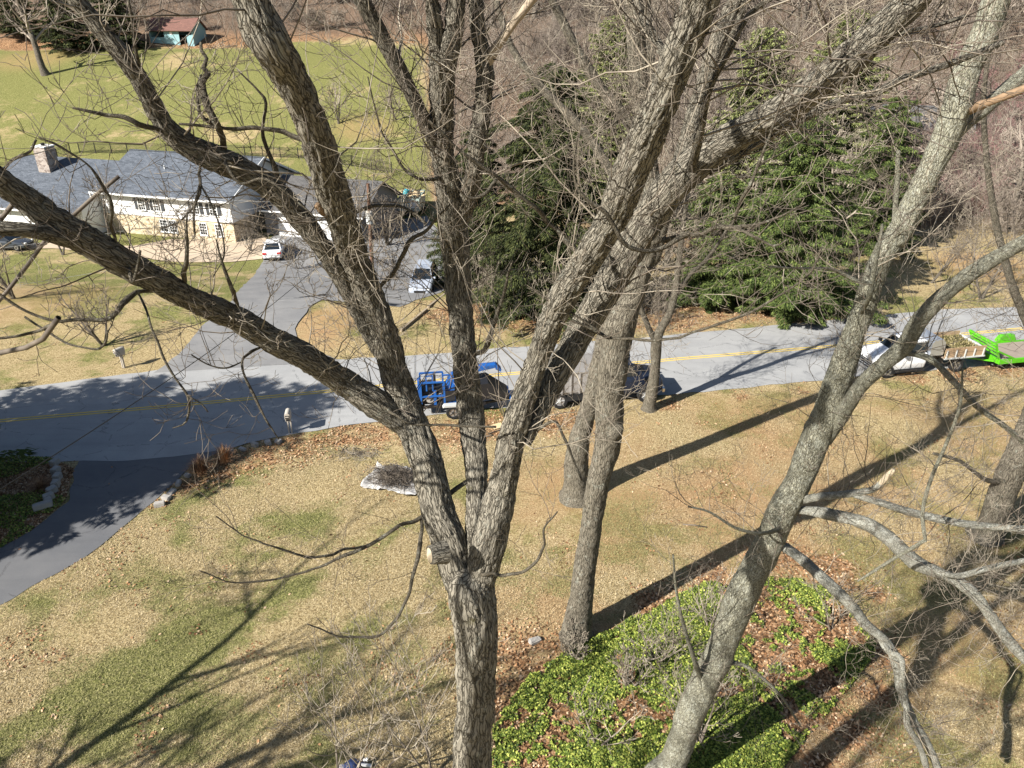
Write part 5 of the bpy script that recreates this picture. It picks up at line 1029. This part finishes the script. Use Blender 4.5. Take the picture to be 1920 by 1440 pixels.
one = [
 (195, 648, 5.2, 1, dict(stems=4, n1=5, lvl=3, kids=(5, 4), low=.2, r0=.16), 'young bare tree with several stems on the lawn left of the far driveway', 'bare_tree'),
 (28, 560, 5.6, 2, dict(stems=4, n1=5, lvl=3, kids=(5, 4), low=.2, r0=.15), 'bare multi-stemmed tree on the lawn at the left edge, in front of the house', 'bare_tree'),
 (118, 478, 8.6, 3, dict(stems=2, n1=6, lvl=3, kids=(5, 4), low=.2, r0=.15), 'slender bare tree rising in front of the chimney end of the grey roof', 'bare_tree'),
 (212, 470, 8.2, 4, dict(stems=1, n1=9, lvl=3, kids=(6, 4), low=.25, r0=.15), 'bare tree in front of the house where the lower roof meets the higher one', 'bare_tree'),
 (343, 500, 6.2, 5, dict(stems=2, n1=6, lvl=3, kids=(5, 4), low=.2, r0=.11), 'thin bare tree between the patio and the white upper wall', 'bare_tree'),
 (726, 460, 6.4, 6, dict(stems=4, n1=6, lvl=3, kids=(5, 4), low=.15, r0=.2, spread=1), 'spreading bare tree right of the utility pole', 'bare_tree'),
 (470, 470, 4.2, 7, dict(stems=5, n1=5, lvl=3, kids=(5, 4), low=.1, r0=.07), 'tall twiggy bare shrub against the shaded end wall of the house', 'bare_shrub'),
 (635, 232, 8.5, 8, dict(stems=2, n1=8, lvl=3, kids=(6, 4), low=.15, r0=.22, spread=1), 'rounded bare orchard tree on the back lawn, left of its twin', 'orchard_tree'),
 (743, 224, 7.5, 9, dict(stems=2, n1=8, lvl=3, kids=(6, 4), low=.15, r0=.22, spread=1), 'rounded bare orchard tree on the back lawn, beside the upright limbs', 'orchard_tree'),
 (86, 140, 17, 10, dict(stems=1, n1=12, lvl=3, kids=(7, 5), low=.3, r0=.55, spread=1, lean=-.2, rmin=.02), 'big dark bare tree on the back lawn near the top left corner', 'bare_tree'),
 (690, 640, 4.2, 11, dict(stems=4, n1=6, lvl=3, kids=(5, 4), low=.1, r0=.05, rmin=.009), 'bare shrub on the verge left of the driveway timber', 'bare_shrub'),
 (1045, 612, 5.5, 12, dict(stems=5, n1=7, lvl=3, kids=(6, 4), low=.1, r0=.08, rmin=.01), 'bare pale shrub in front of the dark spruce', 'bare_shrub'),
 (960, 560, 6.0, 13, dict(stems=5, n1=7, lvl=3, kids=(6, 4), low=.1, r0=.08, rmin=.01), 'bare pale shrub under the left flank of the dark spruce', 'bare_shrub'),
 (1150, 575, 6.5, 14, dict(stems=5, n1=7, lvl=3, kids=(6, 4), low=.1, r0=.08, rmin=.01), 'dense tangle of bare stems between the spruce and the hemlock', 'bare_shrub'),
 (1275, 560, 7.0, 15, dict(stems=2, n1=8, lvl=3, kids=(6, 4), low=.15, r0=.1, rmin=.01), 'slim bare tree standing in orange leaf litter beside the hemlock', 'bare_tree'),
 (1085, 380, 15, 16, dict(stems=1, n1=12, lvl=3, kids=(7, 5), low=.3, r0=.4, lean=-.35, rmin=.015), 'tall pale bare tree leaning left over the dark spruce', 'bare_tree'),
 (1840, 560, 9.0, 17, dict(stems=2, n1=9, lvl=3, kids=(6, 5), low=.15, r0=.16, rmin=.012), 'bare tree across the road near the right edge', 'bare_tree'),
 (1745, 530, 7.5, 18, dict(stems=2, n1=9, lvl=3, kids=(6, 5), low=.15, r0=.12, rmin=.012), 'bare tree across the road behind the white pickup', 'bare_tree'),
 (1095, 600, 8.0, 23, dict(stems=4, n1=8, lvl=3, kids=(6, 5), low=.15, r0=.09, rmin=.011), 'tall pale bare shrub before the right flank of the dark spruce', 'bare_shrub'),
 (1200, 590, 8.5, 24, dict(stems=3, n1=9, lvl=3, kids=(6, 5), low=.15, r0=.1, rmin=.011), 'bare tree between the middle trunks, before the hemlocks', 'bare_tree'),
 (905, 590, 6.0, 25, dict(stems=4, n1=7, lvl=3, kids=(6, 4), low=.15, r0=.07, rmin=.01), 'bare pale shrub right of the centre limb at the verge', 'bare_shrub'),
 (1400, 470, 12, 26, dict(stems=1, n1=12, lvl=3, kids=(7, 5), low=.3, r0=.25, rmin=.013), 'tall slim bare tree rising among the hemlocks', 'bare_tree'),
 (1560, 500, 12, 27, dict(stems=1, n1=12, lvl=3, kids=(7, 5), low=.3, r0=.25, rmin=.013), 'tall slim bare tree at the right side of the broad hemlock', 'bare_tree'),
 (1250, 500, 13, 28, dict(stems=1, n1=12, lvl=3, kids=(7, 5), low=.3, r0=.28, rmin=.013), 'tall slim bare tree left of the hemlocks', 'bare_tree'),
 (1660, 480, 10, 29, dict(stems=2, n1=9, lvl=3, kids=(7, 5), low=.2, r0=.15, rmin=.013), 'bare tree behind the leaning trunk beyond the road', 'bare_tree'),
 (1235, 610, 3.5, 19, dict(stems=4, n1=6, lvl=3, kids=(5, 4), low=.1, r0=.05, rmin=.009), 'low bare shrub on the far verge by the slim roadside tree', 'bare_shrub'),
 (655, 505, 4.6, 41, dict(stems=5, n1=6, lvl=3, kids=(5, 4), low=.1, r0=.05, rmin=.01), 'twiggy bare shrub in the middle of the far driveway, left of the pole', 'bare_shrub'),
 (612, 490, 4.2, 42, dict(stems=5, n1=6, lvl=3, kids=(5, 4), low=.1, r0=.05, rmin=.01), 'twiggy bare shrub between the white sedan and the limbs', 'bare_shrub'),
 (735, 545, 4.2, 43, dict(stems=5, n1=6, lvl=3, kids=(5, 4), low=.1, r0=.05, rmin=.01), 'twiggy bare shrub left of the silver car', 'bare_shrub'),
 (560, 505, 3.4, 44, dict(stems=5, n1=6, lvl=3, kids=(5, 4), low=.1, r0=.04, rmin=.01), 'low twiggy bare shrub right of the white sedan', 'bare_shrub'),
 (600, 300, 7, 20, dict(stems=3, n1=6, lvl=3, kids=(5, 4), low=.15, r0=.1, rmin=.012), 'bare tree behind the garage roof beside the metal fence', 'bare_tree'),
 (700, 340, 6, 22, dict(stems=3, n1=6, lvl=3, kids=(5, 4), low=.15, r0=.1, rmin=.012), 'bare tree beside the junk trailer at the end of the fence', 'bare_tree'),
]
for px, py, h, sd, kw, lab, nm in one:
    d = bare_meshes(nm, h, 100 + sd, 'barkfar', 'twigfar' if sd in (8, 9, 10, 16) else 'twig' if sd not in (12, 13, 14, 23, 24, 25, 26, 27, 28) else 'twiglight', **kw)
    put(d, nm, at(px, py), 0, 1, lab, 'shrub' if 'shrub' in nm else 'tree')
# saplings and brush at the foot of the near trees
sap = [(812, 1462, 6.5, 31, 3, 'thin sapling with upswept twigs left of the foreground trunk'), (715, 1455, 5.5, 32, 3, 'thin sapling at the bottom edge by the blue bundle'), (630, 1500, 6.0, 33, 3, 'thin sapling rising from below the bottom edge on the brown lawn'),
       (1075, 1235, 1.6, 34, 7, 'low twiggy bush at the foot of the knotted trunk'), (1230, 1240, 2.6, 35, 5, 'thin bare bush in the ivy right of the knotted trunk'), (1330, 1180, 3.0, 36, 4, 'thin bare bush in the ivy against the leaning trunk'),
       (1120, 1400, 3.0, 37, 2, 'sparse sapling arching over the bright ivy'), (1310, 1400, 3.0, 38, 6, 'pale tangled twigs at the base of the leaning trunk'), (1560, 1180, 2.6, 39, 3, 'sparse bare bush on the leaf litter right of the ivy'), (1180, 1290, 1.8, 40, 6, 'low tangle of grey twigs on the ivy edge')]
for px, py, h, sd, stm, lab in sap:
    d = bare_meshes('s', h, sd, 'twig', 'twiglight', stems=max(2, stm - 1), n1=7, lvl=3, kids=(3, 3), low=.15, r0=.06, rmin=.0085, trunk=.3, spread=.7, len1=.6, trop=.25)
    nm = 'sapling' if 'sapling' in lab else 'bare_shrub'
    put(d, nm, at(px, py), 0, 1, lab, 'sapling' if nm == 'sapling' else 'shrub')
# leafless woods
wd = [bare_meshes('w', 17, 60 + k, 'barkfar', 'twigfar', trunk=.45, n1=13, kids=(7, 6), lvl=3, low=.3, r0=.42, rmin=.045, spread=.8, len1=.4) for k in range(4)]
bd = [bare_meshes('b', 5.5, 70 + k, 'twigfar', 'twigfar', stems=7, n1=7, kids=(6, 4), lvl=3, low=.1, r0=.06, rmin=.02, spread=.8) for k in range(3)]
br = [bare_meshes('b', 5.5, 80 + k, 'twigred', 'twigred', stems=7, n1=7, kids=(6, 4), lvl=3, low=.1, r0=.06, rmin=.018, spread=.8) for k in range(2)]
rg = np.random.RandomState(77); cnt = 0
while cnt < 190:
    Yw = rg.uniform(160, 235); x = rg.uniform(-.5, .72) * Yw
    if x < -.05 * Yw and Yw < 172: continue
    cnt += 1; put(wd[cnt % 4], 'woodland_tree', (x, Yw, tz(x, Yw)), rg.uniform(0, 6.28), rg.uniform(.7, 1.15), 'bare grey tree in the leafless brown woods on the hillside along the top', 'tree', 'bare trees of the hillside woods')
cnt = 0
while cnt < 150:
    Yw = rg.uniform(66, 160); x = rg.uniform(.28, .72) * Yw
    if Yw > 100: x = rg.uniform(.0, .72) * Yw
    if x < 22 and Yw < 75: continue
    cnt += 1; red = x > .42 * Yw and Yw > 78 and rg.rand() < .7
    put(br[cnt % 2] if red else bd[cnt % 3], 'brush_shrub', (x, Yw, tz(x, Yw)), rg.uniform(0, 6.28), rg.uniform(.55, 1.15),
        'reddish leafless thicket shrub on the right behind the evergreens' if red else 'brown leafless thicket shrub on the right behind the evergreens', 'shrub', 'reddish thicket shrubs' if red else 'brown thicket shrubs')
cnt = 0
while cnt < 110:
    Yw = rg.uniform(156, 215); x = rg.uniform(-.5, .3) * Yw; cnt += 1
    put(bd[cnt % 3], 'brush_shrub', (x, Yw, tz(x, Yw)), rg.uniform(0, 6.28), rg.uniform(.7, 1.2), 'brown leafless shrub along the wood edge above the back lawn', 'shrub', 'shrubs along the wood edge')
cnt = 0
for k in range(16):
    Yw = rg.uniform(70, 125); x = rg.uniform(.30, .68) * Yw
    put(wd[k % 4], 'woodland_tree', (x, Yw, tz(x, Yw)), rg.uniform(0, 6.28), rg.uniform(.45, .8), 'bare tree rising out of the thicket on the right', 'tree', 'bare trees of the right thicket')

# undergrowth: countless thin stems on the wooded slope and in the thicket
def sticks(name, n, xf, Yr, ln, wd, mat, label, seed):
    rg = np.random.RandomState(seed); y = rg.uniform(Yr[0], Yr[1], n); x = rg.uniform(xf[0], xf[1], n) * y
    keep = noise3(np.stack([x * .12, y * .12, x * 0], -1), seed) + rg.rand(n) * .5 > .55; x, y = x[keep], y[keep]; n = len(x)
    z = terrain(x, y) + rg.rand(n) ** 1.5 * ln * 1.2; p = np.stack([x, y, z], -1); az = rg.rand(n) * 6.283; el = rg.normal(.9, .45, n)
    D = np.stack([np.cos(az) * np.cos(el), np.sin(az) * np.cos(el), np.abs(np.sin(el))], -1); l = (ln * rg.uniform(.3, 1., n))[:, None]; bend = rg.normal(size=(n, 3)) * .14 * l
    a = rg.rand(n) * 6.283; S_ = np.stack([np.cos(a), np.sin(a), a * 0], -1); S_ = np.cross(D, S_); S_ /= np.linalg.norm(S_, axis=1)[:, None] + 1e-9; T2 = np.cross(D, S_); w_ = (wd * rg.uniform(.5, 1.1, n))[:, None]
    V = []
    for q, k in ((p, 1), (p + D * l * .5 + bend, .8), (p + D * l, .35)):
        for ang in (0, 2.094, 4.189): V.append(q + (S_ * math.cos(ang) + T2 * math.sin(ang)) * w_ * k)
    V = np.stack(V, 1).reshape(-1, 3); b = (np.arange(n) * 9)[:, None]; F = []
    for s in (0, 3):
        for i in range(3): F.append(b + np.array([[s + i, s + (i + 1) % 3, s + 3 + (i + 1) % 3, s + 3 + i]]))
    tag(link(name, mkmesh(name, V, np.concatenate(F), M[mat])), label, 'undergrowth', kind='stuff')
sticks('woodland_undergrowth', 60000, (-.55, .7), (156, 240), 3.6, .03, 'twigfar', 'dense leafless undergrowth covering the wooded hillside along the top', 91)
sticks('woodland_undergrowth', 26000, (-.08, .3), (92, 156), 3.2, .022, 'twigfar', 'dense leafless undergrowth between the back lawn and the evergreens', 92)
sticks('thicket_undergrowth', 42000, (.27, .72), (68, 156), 2.6, .018, 'twigfar', 'brown tangle of thin stems filling the thicket on the right', 93)
sticks('thicket_undergrowth', 22000, (.42, .72), (74, 130), 2.4, .018, 'twigred', 'reddish tangle of thin stems in the thicket near the right edge', 94)

# ------------------------------------------------------------------ evergreens
def conifer(name, px, py, top, r, mat, seed, label, n=230, per=150, droop=.35, sz=.26, shape=.8, low=.06, loc=None, h=None, gap=.0):
    b = G(px, py) if loc is None else np.array([loc[0], loc[1], tz(*loc)])
    if h is None: h = PY(px, top, b[1])[0][2] - b[2]
    rg = np.random.RandomState(seed); rt = empty(name, b, label=label, cat='evergreen tree')
    A = Tubes(); zs_ = np.linspace(0, h * .97, 14); wob = np.cumsum(rg.normal(size=(14, 2)) * .04, 0)
    A.add(np.c_[wob, zs_ - .15], np.maximum(h * .018 * (1 - zs_ / h), .02), 9); A.build('trunk', M['barkfar'], rt)
    LB = Tubes(); VV = []; lob = rg.uniform(.72, 1.2, 24)
    for k in range(n):
        t = low + (1 - low) * ((k + rg.rand()) / n) ** 1.15; z = h * t; a = k * 2.39996 + rg.uniform(-.3, .3)
        L = r * (1 - t) ** shape * lob[int(a * 3 + t * 9) % 24] * rg.uniform(.6, 1.15) * (.8 + .4 * noise3(np.array([[math.cos(a) * 1.3, math.sin(a) * 1.3, t * 5 + seed]]))[0]) + .25
        m = 9; s = np.linspace(0, 1, m); o = np.array([np.interp(z, zs_, wob[:, 0]), np.interp(z, zs_, wob[:, 1]), z])
        dr = droop * rg.uniform(.5, 1.3); P = o + np.stack([np.cos(a) * s * L, np.sin(a) * s * L, (.25 * s - dr * s ** 1.6 - .0 * s) * L], -1)
        LB.add(P, np.maximum(.05 * (1 - t) * (1 - s), .008), 3, capend=False)
        c = max(12, int(per * (L / r) ** 1.1)); u = rg.uniform(.12 + gap, 1, c) ** .8; q = np.stack([np.interp(u, s, P[:, i]) for i in range(3)], -1)
        wd_ = (.34 * L * (1.05 - u) + .12); lat = rg.uniform(-1, 1, c); q[:, 0] += -np.sin(a) * lat * wd_; q[:, 1] += np.cos(a) * lat * wd_; q[:, 2] += -np.abs(lat) * wd_ * .25 + rg.normal(size=c) * .07
        ang = a + lat * .9 + rg.normal(size=c) * .22; el = rg.normal(size=c) * .25 - .2 - droop * .6
        D = np.stack([np.cos(ang) * np.cos(el), np.sin(ang) * np.cos(el), np.sin(el)], -1); N = rg.normal(size=(c, 3)) * .55 + np.array([0, 0, 1.]); W = np.cross(D, N); W /= np.linalg.norm(W, axis=1)[:, None]
        ln = sz * rg.uniform(.6, 1.25, c)[:, None]; wv = ln * rg.uniform(.13, .24, c)[:, None]
        VV.append(np.stack([q - D * ln * .3, q + W * wv, q + D * ln, q - W * wv], 1))
    V = np.concatenate(VV).reshape(-1, 3); F = np.arange(len(V)).reshape(-1, 4)
    LB.build('branches', M['barkfar'], rt); link('foliage', mkmesh('foliage', V, F, M[mat]), rt); return rt
conifer('spruce', 1020, 578, 118, 5.6, 'spruce', 1, 'tall very dark spruce behind the middle limbs, its crown down to the ground', 220, 1050, .5, .2, .36, .02)
conifer('spruce', 905, 530, 235, 3.2, 'spruce', 2, 'narrower dark spruce pressed against the left side of the tallest dark one', 160, 850, .45, .19, .36, .02)
conifer('evergreen_shrub', 845, 535, 400, 2.4, 'spruce', 3, 'low dark evergreen beside the silver car', 110, 220, .3, .14, .5, .02)
conifer('hemlock', 1470, 578, 215, 5.6, 'hemlock', 4, 'broad green hemlock with layered drooping branches beside the road', 200, 1150, .32, .19, .45, .03)
conifer('hemlock', 1340, 560, 330, 4.2, 'hemlock', 5, 'shorter green hemlock left of the broad one', 150, 900, .32, .18, .42, .03)
conifer('hemlock', 1625, 470, 180, 4.6, 'hemlock', 6, 'green hemlock behind and right of the broad one', 150, 800, .32, .19, .45, .03)
conifer('pine', 1135, 440, 30, 5.2, 'pine', 7, 'pale yellow-green pine behind the dark spruce', 300, 800, .05, .24, .38, .08, gap=.05)
conifer('pine', 1395, 420, 55, 5.4, 'pine', 8, 'pale olive pine behind the shorter hemlock', 300, 800, .08, .24, .38, .08, gap=.05)
conifer('pine', 1540, 400, 20, 5.2, 'pine', 9, 'pale olive pine showing above the broad hemlock', 300, 760, .08, .24, .38, .08, gap=.05)
conifer('spruce', 128, 96, -60, 5.5, 'spruce', 10, 'dark spruce at the wood edge in the top left corner', 200, 120, .3, .5, .55, .05)
conifer('spruce', 226, 92, -50, 5.0, 'spruce', 11, 'dark spruce between the corner spruce and the blue shed', 180, 110, .3, .5, .55, .05)
conifer('spruce', 40, 70, -80, 5.0, 'spruce', 12, 'dark spruce at the far left of the top edge', 180, 110, .3, .5, .55, .05)
# evergreens that stand left of the picture and shade the road
for k, (x, y, h, r) in enumerate([(-33, 20.5, 16, 5.5), (-36, 27, 14.5, 5.6), (-28.0, 22.5, 15.5, 5.2), (-40, 20, 19, 5.6), (-36.8, 16.5, 16, 4.8), (-30.5, 26.5, 15, 5.2), (-33, 17.0, 13, 4.6), (-26.8, 25.6, 14.8, 6.0)]):
    conifer('hemlock', 0, 0, 0, r, 'hemlock', 40 + k, 'tall hemlock beside the shaded bed left of the picture, its shadow covering the road', 260, 190, .3, .36, .5, .05, loc=(x, y), h=h)['group'] = 'hemlocks shading the road'

# ------------------------------------------------------------------ grass blades, leaves, ivy
def frustum_pts(n, y0, y1, rg, near=1.4):
    y = y0 + (y1 - y0) * rg.rand(n) ** near; x = (rg.rand(n) * 2 - 1) * (y * .63 + 6.5); return x, y
def cards(name, x, y, rg, ln, wd, tilt, mat, lift=.0, tri=False, label=None, cat='grass'):
    n = len(x); z = terrain(x, y) + lift; a = rg.rand(n) * 6.283; el = np.abs(rg.normal(size=n)) * tilt
    D = np.stack([np.cos(a) * np.cos(el), np.sin(a) * np.cos(el), np.sin(el)], -1); S_ = np.stack([-np.sin(a), np.cos(a), rg.normal(size=n) * .5], -1)
    S_ /= np.linalg.norm(S_, axis=1)[:, None]; p = np.stack([x, y, z], -1); l = (ln * rg.uniform(.6, 1.3, n))[:, None]; w_ = (wd * rg.uniform(.6, 1.3, n))[:, None]
    if tri: V = np.stack([p - S_ * w_, p + S_ * w_, p + D * l], 1); F = np.arange(3 * n).reshape(-1, 3)
    else: V = np.stack([p - D * l * .5, p + S_ * w_, p + D * l * .5, p - S_ * w_], 1); F = np.arange(4 * n).reshape(-1, 4)
    V[..., 2] = np.maximum(V[..., 2], terrain(V[..., 0], V[..., 1]) + .012)
    me = mkmesh(name, V.reshape(-1, 3), F, M[mat]); return tag(link(name, me), label, cat, kind='stuff')
rg = np.random.RandomState(5)
x, y = frustum_pts(780000, 12.5, 39, rg); zg_, zl_, zs_ = zone(x, y); ok = ~paved(x, y) & ~inpoly(x, y, BEDL)
fine = noise3(np.stack([x * 1.6, y * 1.6, x * 0], -1), 21); gsel = (zg_ + (fine - .5) * 1.0 + (rg.rand(len(x)) - .5) * .35) > .42
ok &= (zl_ + (fine - .5) * .6) < .45; rus = (zs_ + (rg.rand(len(x)) - .5) * .5) > .38
cards('dry_grass', x[ok & ~gsel & ~rus], y[ok & ~gsel & ~rus], rg, .08, .0095, .75, 'grass_tan', .0, True, 'dormant tan lawn grass around the near trees')
cards('rusty_grass', x[ok & ~gsel & rus], y[ok & ~gsel & rus], rg, .08, .0095, .75, 'grass_rust', .0, True, 'rust-tinged dead lawn grass on the right-hand lawn')
cards('green_grass', x[ok & gsel], y[ok & gsel], rg, .08, .0095, .75, 'grass_green', .0, True, 'greener lawn grass in patches and stripes')
x, y = frustum_pts(170000, 12.5, 62, rg, 1.3); _, zl_, _ = zone(x, y); ok = ~paved(x, y) | (rg.rand(len(x)) < .03)
ok &= (zl_ * 1.5 + (noise3(np.stack([x * .9, y * .9, x * 0], -1), 31) - .55) * 1.0 + (rg.rand(len(x)) < .003)) > rg.rand(len(x)) * .75 + .14
xx, yy = x[ok], y[ok]; cards('fallen_leaves', xx, yy, rg, .12, .042, .35, 'leaves', .03, False, 'brown fallen leaves scattered along the road edge and beds', 'leaves')
bx0 = [p[0] for p in IVY]; by0 = [p[1] for p in IVY]
x = rg.uniform(min(bx0), max(bx0), 330000); y = rg.uniform(min(by0), max(by0), 330000); nn = noise3(np.stack([x * .8, y * .8, x * 0], -1), 41) * .6 + noise3(np.stack([x * 2.3, y * 2.3, x * 0], -1), 42) * .4
nn = nn * .72 + noise3(np.stack([x * 6, y * 6, x * 0], -1), 43) * .28
den = .615 - .21 * sm(5.5, 9.5, x)
ok = inpoly(x + (nn - .5) * .9, y + (nn - .5) * .9, IVY) & (nn + (rg.rand(len(x)) - .5) * .22 < den) & (rg.rand(len(x)) < .8)
xx, yy = x[ok], y[ok]; nn = nn[ok]
hgt = .03 + .2 * rg.rand(len(xx)) * (1 - nn)
n = len(xx); a = rg.rand(n) * 6.283; p = np.stack([xx, yy, terrain(xx, yy) + hgt], -1); N = rg.normal(size=(n, 3)) * .6 + np.array([-.25, -.2, 1.]); N /= np.linalg.norm(N, axis=1)[:, None]
D = np.stack([np.cos(a), np.sin(a), a * 0], -1); D -= N * (D * N).sum(1)[:, None]; D /= np.linalg.norm(D, axis=1)[:, None]; W = np.cross(N, D); l = (.036 * rg.uniform(.5, 1.8, n))[:, None]
V = np.stack([p - D * l * .7, p + W * l * .7 - D * l * .2, p + D * l, p - W * l * .7 - D * l * .2], 1).reshape(-1, 3)
tag(link('ivy', mkmesh('ivy', V, np.arange(4 * n).reshape(-1, 4), M['ivy'])), 'bright green ivy carpeting the bed between the near trunks', 'ivy', kind='stuff')
# ivy under the trees of the dark bed by the road
x = rg.uniform(-32, -17, 60000); y = rg.uniform(24, 34, 60000); nn = noise3(np.stack([x * .8, y * .8, x * 0], -1), 44); ok = inpoly(x, y, BEDL) & (nn > .52)
cards('ground_cover', x[ok], y[ok], rg, .1, .035, .5, 'ivy', .06, False, 'dark green ground cover in the shaded bed by the driveway mouth', 'ground cover')
x = rg.uniform(-32, -17, 50000); y = rg.uniform(24, 34, 50000); ok = inpoly(x, y, BEDL)
cards('bed_leaves', x[ok], y[ok], rg, .12, .042, .4, 'leaves', .03, False, 'brown leaves lying in the shaded bed by the driveway mouth', 'leaves')
# ornamental grass clumps
def clump(px, py, h, r, seed, label, n=900):
    b = G(px, py); rg = np.random.RandomState(seed); rt = empty('ornamental_grass', b, label=label, cat='ornamental grass'); V = []
    for _ in range(n):
        a = rg.uniform(0, 6.28); sp = rg.rand() ** .6; p0 = np.array([math.cos(a) * sp * r * .35, math.sin(a) * sp * r * .35, 0]); out_ = sp * r * rg.uniform(.6, 1.3); hh = h * rg.uniform(.45, 1.) * (1.1 - .45 * sp)
        t = np.linspace(0, 1, 5)[:, None]; c = p0 + np.array([math.cos(a), math.sin(a), 0]) * out_ * t ** 1.8 + np.array([0, 0, hh]) * (t - .28 * sp * t ** 3); W = np.array([-math.sin(a), math.cos(a), 0]) * .008
        for i in range(4): k = 1 - i * .22; k2 = 1 - (i + 1) * .22; V += [c[i] - W * k, c[i] + W * k, c[i + 1] + W * k2, c[i + 1] - W * k2]
    V = np.array(V); link('blades', mkmesh('blades', V, np.arange(len(V)).reshape(-1, 4), M['plume']), rt)
clump(378, 888, 1.15, .6, 1, 'rusty dead ornamental grass clump nearer the driveway')
clump(422, 868, 1.2, .55, 2, 'rusty dead ornamental grass clump nearer the mailbox')
clump(78, 915, .6, .7, 3, 'small rusty grass tuft in the shaded bed behind the stone edging', 500)
